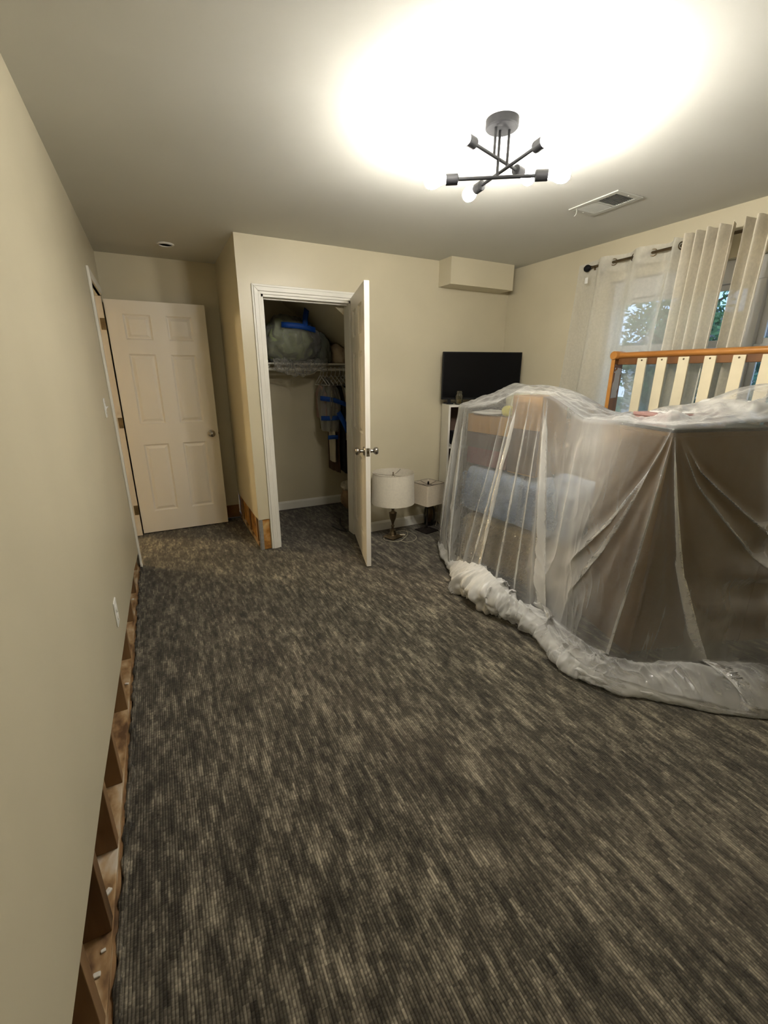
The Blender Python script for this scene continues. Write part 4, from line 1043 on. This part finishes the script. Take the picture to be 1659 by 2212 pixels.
# ------------------------------------------------------------------ plastic sheet over the pile
# stations around the pile: back drop, back top, top front edge, hem on the floor, roll radius
ST = [
 # back                  K top back              T front edge            F hem           roll  foot fraction
 ((3.16, 3.05, .75), (3.08, 3.05, 1.16), (2.86, 3.13, 1.13), (2.96, 3.25), .03, .8),
 ((3.16, 2.95, .80), (2.94, 2.92, 1.30), (2.44, 2.90, 1.232), (2.44, 3.09), .04, .8),
 ((3.16, 2.82, .85), (2.84, 2.74, 1.395), (2.385, 2.70, 1.222), (2.13, 2.52), .06, .8),
 ((3.16, 2.60, .90), (2.82, 2.54, 1.388), (2.420, 2.44, 1.275), (1.985, 2.20), .115, .75),
 ((3.16, 2.34, .95), (2.80, 2.32, 1.388), (2.425, 2.28, 1.348), (1.93, 1.95), .135, .62),
 ((3.16, 2.12, .95), (2.80, 2.08, 1.345), (2.435, 2.00, 1.345), (1.970, 1.74), .095, .50),
 ((3.16, 1.90, .95), (2.86, 1.86, 1.245), (2.455, 1.735, 1.222), (2.04, 1.55), .055, .45),
 ((3.16, 1.72, .95), (2.93, 1.70, 1.245), (2.435, 1.420, 1.233), (1.965, 1.30), .045, .45),
 ((3.16, 1.60, .95), (2.95, 1.58, 1.285), (2.388, 1.184, 1.236), (2.00, 1.09), .036, .35),
 ((3.17, 1.47, .95), (3.02, 1.44, 1.315), (2.560, 1.125, 1.240), (2.17, .905), .022, .35),
 ((3.17, 1.30, 1.0), (3.10, 1.26, 1.405), (2.820, 1.045, 1.255), (2.33, .745), .014, .35),
 ((3.17, 1.12, 1.05), (3.13, 1.08, 1.420), (3.080, .965, 1.265), (2.52, .600), .012, .40),
 ((3.30, .95, 1.0), (3.25, .92, 1.36), (3.27, .760, 1.250), (2.80, .43), .025, .5),
 ((3.42, .75, .9), (3.40, .74, 1.25), (3.40, .62, 1.20), (3.20, .32), .02, .5),
]
def catmull(P, s):
    P = np.asarray(P, float); n = len(P); s = np.clip(s, 0, n - 1 - 1e-9); i = np.floor(s).astype(int); t = (s - i)[..., None]
    g = lambda k: P[np.clip(i + k, 0, n - 1)]
    p0, p1, p2, p3 = g(-1), g(0), g(1), g(2)
    return .5 * (2 * p1 + (p2 - p0) * t + (2 * p0 - 5 * p1 + 4 * p2 - p3) * t ** 2 + (3 * p1 - p0 - 3 * p2 + p3) * t ** 3)
NS = 900
S = np.linspace(0, len(ST) - 1, NS)
Bk = catmull([s[0] for s in ST], S); Kt = catmull([s[1] for s in ST], S)
# the top front edge keeps its corners: blend linear and smooth
lin = lambda P, s: np.stack([np.interp(s, np.arange(len(P)), np.asarray(P)[:, k]) for k in range(np.asarray(P).shape[1])], -1)
Tf = .7 * lin([s[2] for s in ST], S) + .3 * catmull([s[2] for s in ST], S)
Fh = catmull([(*s[3], 0) for s in ST], S); Rr = catmull([(s[4],) for s in ST], S)[:, 0]; Al = catmull([(s[5],) for s in ST], S)[:, 0]
tang = np.gradient(Fh, axis=0); tang /= np.linalg.norm(tang, axis=1, keepdims=True)
outw = np.stack([tang[:, 1], -tang[:, 0], 0 * tang[:, 0]], -1)           # points away from the pile
if outw[NS // 2, 0] > 0: outw = -outw
N0, N1, N2, N3 = 14, 40, 130, 70
rows = []; PL = []
for i in range(N0):
    q = i / N0; p = Bk + (Kt - Bk) * q; p[:, 2] = Bk[:, 2] + (Kt[:, 2] - Bk[:, 2]) * math.sin(q * PI / 2); rows.append(p); PL.append(np.ones(NS))
for i in range(N1):
    q = i / N1; p = Kt + (Tf - Kt) * q
    w = np.sin(PI * q)
    p = p.copy(); p[:, 2] += w * (.016 * noise3(S * 2.2, q * 5, 0, 91) + .010 * noise3(S * 6, q * 9, 0, 92) + .006)
    # long taut creases running lengthwise over the top
    p[:, 2] += w * .010 * (1 - np.abs(noise3(S * 1.3 + q * 2.5, q * 7, 0, 97))) ** 3
    rows.append(p); PL.append(1.5 + 1.4 * (1 - np.abs(noise3(S * 1.3 + q * 2.5, q * 7, 0, 97))) ** 8)
# folds: (station at top edge, station at hem, half width top, half width hem, height, lean, start t)
FOLDS = [
 (8.03, 10.7, .030, .30, .030, 2.6, .0, 2), (7.98, 4.30, .030, .24, .026, 2.3, .0, .52), (7.96, 5.30, .030, .24, .026, 2.3, .0, .62),
 (8.10, 15.2, .030, .32, .022, 1.8, .02, .62), (8.12, 17.5, .030, .34, .022, 1.8, .02, .60), (8.0, 7.6, .03, .18, .024, 2.0, .0, .9),
 (5.02, 6.25, .06, .40, .040, 2.5, .0, 2), (4.93, 5.60, .03, .14, .022, 2.2, .0, 2), (4.86, 5.05, .025, .11, .022, 2.1, .05, 2),
 (4.20, 3.45, .06, .30, .034, 2.5, .0, 2), (4.02, 2.85, .05, .22, .030, 2.4, .0, 2), (4.55, 4.32, .03, .12, .024, 2.1, .0, 2),
 (3.55, 2.55, .05, .10, .018, 1.3, .05, 2),
 (1.75, 2.25, .06, .26, .032, 2.4, .0, 2), (1.25, 1.85, .04, .12, .026, 2.2, .0, 2), (1.12, 1.45, .06, .22, .030, 2.3, .0, 2), (1.0, 1.08, .03, .10, .026, 2.0, 0, 2), (.8, .6, .05, .12, .03, 2.0, 0, 2),
 (6.0, 6.0, .06, .14, .016, 1.2, .05, 2), (10.2, 11.9, .08, .2, .02, 1.0, .05, 2),
]
top2 = Rr * 1.7
QF = .72                                   # share of the rows that hang; the rest lies on the carpet
Foot = Tf + (Fh - Tf) * Al[:, None]; Foot[:, 2] = 0
for i in range(N2):
    q = (i + 1) / N2
    if q <= QF:
        h = q / QF; hq = h ** 1.25
        base = Tf + (Foot - Tf) * hq
        base[:, 2] = Tf[:, 2] * (1 - h) ** 1.02 + .035 * h
        vert = max(0., (h - .85) / .15) * .5
    else:
        h = (q - QF) / (1 - QF)
        base = Foot + (Fh - outw * Rr[:, None] - Foot) * h
        base[:, 2] = .035 + (top2 - .035) * h ** 2
        bump = .5 + .5 * noise3(S * 3.2, h * 2.4, 0, 121)
        base[:, 2] += math.sin(PI * min(1, h * .9 + .1)) * (.045 * bump ** 1.5 + .020 * (1 - np.abs(noise3(S * 3.3 - h * 3, h * 2.2, 0, 122))) ** 4 + .008 * (1 - np.abs(noise3(S * 8 - h * 5, h * 3, 0, 123))) ** 4)
        vert = .5 + .5 * min(1, h * 3)
    ml = np.linalg.norm(np.gradient(base, axis=0), axis=1) / (S[1] - S[0])
    env = min(1.0, q * 2.2) ** .8
    dis = np.zeros(NS); lat = np.zeros(NS); ply = np.ones(NS)
    ply += 2.0 * np.exp(-((S - 6.15) / .75) ** 2) + .9 * np.exp(-((S - 1.3) / .5) ** 2) + 1.1 * np.clip((q - .35) / .4, 0, 1) * np.exp(-((S - 9.8) / 1.6) ** 2)
    for (s0, s1, w0, w1, am, kf, st, qe) in FOLDS:
        c_ = s0 + (s1 - s0) * q ** 1.15; w_q = w0 + (w1 - w0) * q
        ds = (S - c_) / w_q
        g = np.exp(-ds * ds)
        e = min(1.0, max(0.0, (q - st) * 9)) * (1 if q < .8 else max(.25, 1 - (q - .8) * 3.5))
        e *= min(1.0, max(0.0, (qe - q) / .14))
        dis += am * g * e * (.45 + .55 * min(1, q * 3)) * (1 + .5 * ds)
        ply += 2.3 * g * e
        lat -= kf * w_q * ml * ds * g * e
        dis -= .30 * am * np.exp(-((np.abs(ds) - 2.0) ** 2)) * e
    dis += env * (.014 * noise3(S * 2.2 + .4 * math.sin(q * 3), q * 1.2, 0, 101) + .006 * noise3(S * 6, q * 2.2, 0, 102) * np.where(S > 8.2, .3, np.where(S < 4, .45, 1))) + .012 * env
    dis += (1 - np.abs(noise3(S * 4 + q * 4, q * 6 - S * 2, 0, 103))) ** 5 * .006 * env * np.where(S > 8.2, .25, 1)
    dis += (1 - np.abs(noise3(S * 7 - q * 5, q * 9 + S * 2, 0, 104))) ** 6 * .004 * env * np.where(S > 8.2, .25, 1)
    # slack pockets low on the right-hand side
    pk = np.exp(-((S - 10.7) / .75) ** 2) * math.exp(-((q - .46) / .13) ** 2)
    dis += pk * .034 * np.sin(q * 46 + 1.2 * noise3(S * 2, q * 3, 0, 105) - S * 1.1)
    base = base + outw * (dis * (1 - vert))[:, None] + tang * lat[:, None]
    base[:, 2] += dis * vert
    lowq = max(0., (q - .66) / .34)
    hemp = 1.5 + 6.0 * np.exp(-((S - 3.6) / 1.5) ** 2) + 1.5 * np.exp(-((S - 6.3) / 1.3) ** 2) + .9 * (S > 7)
    ply = ply * (1 - lowq) + hemp * lowq * (.75 + .25 * lowq)
    rows.append(base); PL.append(ply)
last = rows[-1]
# hem gathered in a crumpled roll on the carpet
for i in range(N3):
    q = (i + 1) / N3; a = PI / 2 + q * 2 * PI * 1.45
    rr = Rr * (1 - .30 * q)
    cx_ = Fh - outw * Rr[:, None]
    p = cx_ + outw * (-np.cos(a) * rr)[:, None] * 1.1
    p[:, 2] = Rr * .85 + np.sin(a) * rr * .85
    ca, sa = math.cos(a), math.sin(a)
    crumple = .50 * noise3(S * 2.6, ca * 1.1, sa * 1.1 + q * 1.4, 111) + .34 * noise3(S * 6.0, ca * 1.9, sa * 1.9 + q * 2, 112) + .16 * noise3(S * 14, ca * 3, sa * 3, 113) + .22 * (1 - np.abs(noise3(S * 5, ca * 2 + q, sa * 2, 115))) ** 3 - .1
    k = min(1, q * 5)
    d = (outw * (-ca) + np.array([0, 0, sa])) * (crumple * rr * .9 * k)[:, None]
    p = p + d + tang * (.5 * rr * noise3(S * 4, q * 5, 0, 114) * k)[:, None]
    bl_ = min(1, q * 6)
    p = last * (1 - bl_) + p * bl_
    p[:, 2] = np.maximum(p[:, 2], .003 + .004 * q)
    rows.append(p); PL.append(hemp)
G = np.array(rows)
G[..., 2] = np.maximum(G[..., 2], .003)
sheet = thing('plastic_sheet', (2.0, 1.9, 0), 'clear plastic dust sheet draped over the piled furniture down to the carpet', 'plastic sheet')
PL = np.array(PL)
R0 = N0 + N1 + N2 - 6
for nm, r0, r1 in (('draped_film', 0, R0 + 1), ('gathered_hem', R0, len(rows))):
    o = MB().grid(G[r0:r1]).build(nm, M['film'], sheet, smooth=True)
    at_ = o.data.attributes.new('plies', 'FLOAT', 'POINT')
    at_.data.foreach_set('value', np.ascontiguousarray(PL[r0:r1].reshape(-1), dtype=np.float32))

# ------------------------------------------------------------------ outside the window
struct(MB().box(W + .15, 40, -25, 30, -.6, -.5).build('floor_lawn', M['grass']))
def tree(name, x, y, h, r, mat, label, seed, n=2600, conifer=False):
    t = thing(name, (x, y, -.5), label, 'tree', 'trees outside the window')
    rr = random.Random(seed)
    tr = MB().tube([(x, y, -.5), (x + .05, y, h * .3), (x - .04, y + .03, h * .8)], [.16, .12, .04], 8)
    for k in range(9):
        a = rr.uniform(0, 2 * PI); z = h * rr.uniform(.3, .75)
        tr.tube([(x, y, z), (x + r * .6 * math.cos(a), y + r * .6 * math.sin(a), z + .4 * r)], [.05, .015], 6)
    tr.build('trunk', M['bark'], t, smooth=True)
    mb = MB()
    for _ in range(n):
        if conifer:
            z = rr.random() ** 1.3; rad = r * (1 - z) * math.sqrt(rr.uniform(.25, 1)); a = rr.uniform(0, 2 * PI)
            c = Vector((x + rad * math.cos(a), y + rad * math.sin(a), h * (.06 + .94 * z)))
        else:
            d = Vector((rr.gauss(0, 1), rr.gauss(0, 1), rr.gauss(0, 1))).normalized() * (rr.uniform(.3, 1) ** .5)
            lump = 1 + .25 * math.sin(d.x * 7 + seed) * math.sin(d.y * 6) + .15 * math.sin(d.z * 9)
            c = Vector((x + d.x * r * lump, y + d.y * r * lump, h * .62 + d.z * h * .40 * lump))
        u = Vector((rr.gauss(0, 1), rr.gauss(0, 1), rr.gauss(0, 1))).normalized(); v = u.orthogonal().normalized()
        s = rr.uniform(.07, .14)
        mb.add([c - u * s, c + v * s * .5, c + u * s, c - v * s * .5], [(0, 1, 2, 3)])
    o = mb.build('crown', mat, t); o['kind'] = 'stuff'
tree('broadleaf_tree', 12.0, 7.3, 3.6, 1.7, M['leaf'], 'leafy green tree outside, nearest the left side of the window', 1)
tree('broadleaf_tree', 16.5, 5.2, 4.8, 1.7, M['leaf'], 'tall leafy tree outside behind the gap between the curtains', 2)
tree('spruce_tree', 11.0, 3.7, 4.4, 1.6, M['leaf2'], 'blue-green spruce outside the right window pane', 3, 4200, True)
tree('spruce_tree', 16.0, 8.9, 5.0, 2.0, M['leaf2'], 'distant spruce outside at the far left of the window', 4, 3200, True)
hs = thing('neighbour_house', (21, 8, -.5), 'grey house with dark gable roof across the lawn outside', 'house')
MB().box(19, 24, 3.5, 13, -.5, 2.2).build('wall', M['siding'], hs)
MB().prism([(18.6, 3.2, 2.2), (24.4, 3.2, 2.2), (21.5, 3.2, 3.9)], (0, 10.1, 0)).build('roof', M['roof'], hs)
for y in (4.6, 6.6, 8.6, 10.6):
    wv = MB().box(18.96, 19.0, y, y + .9, .5, 1.7).build('window', M['vinyl'], hs)
    MB().box(18.94, 18.96, y + .07, y + .83, .57, 1.63).build('pane', M['screen'], wv)
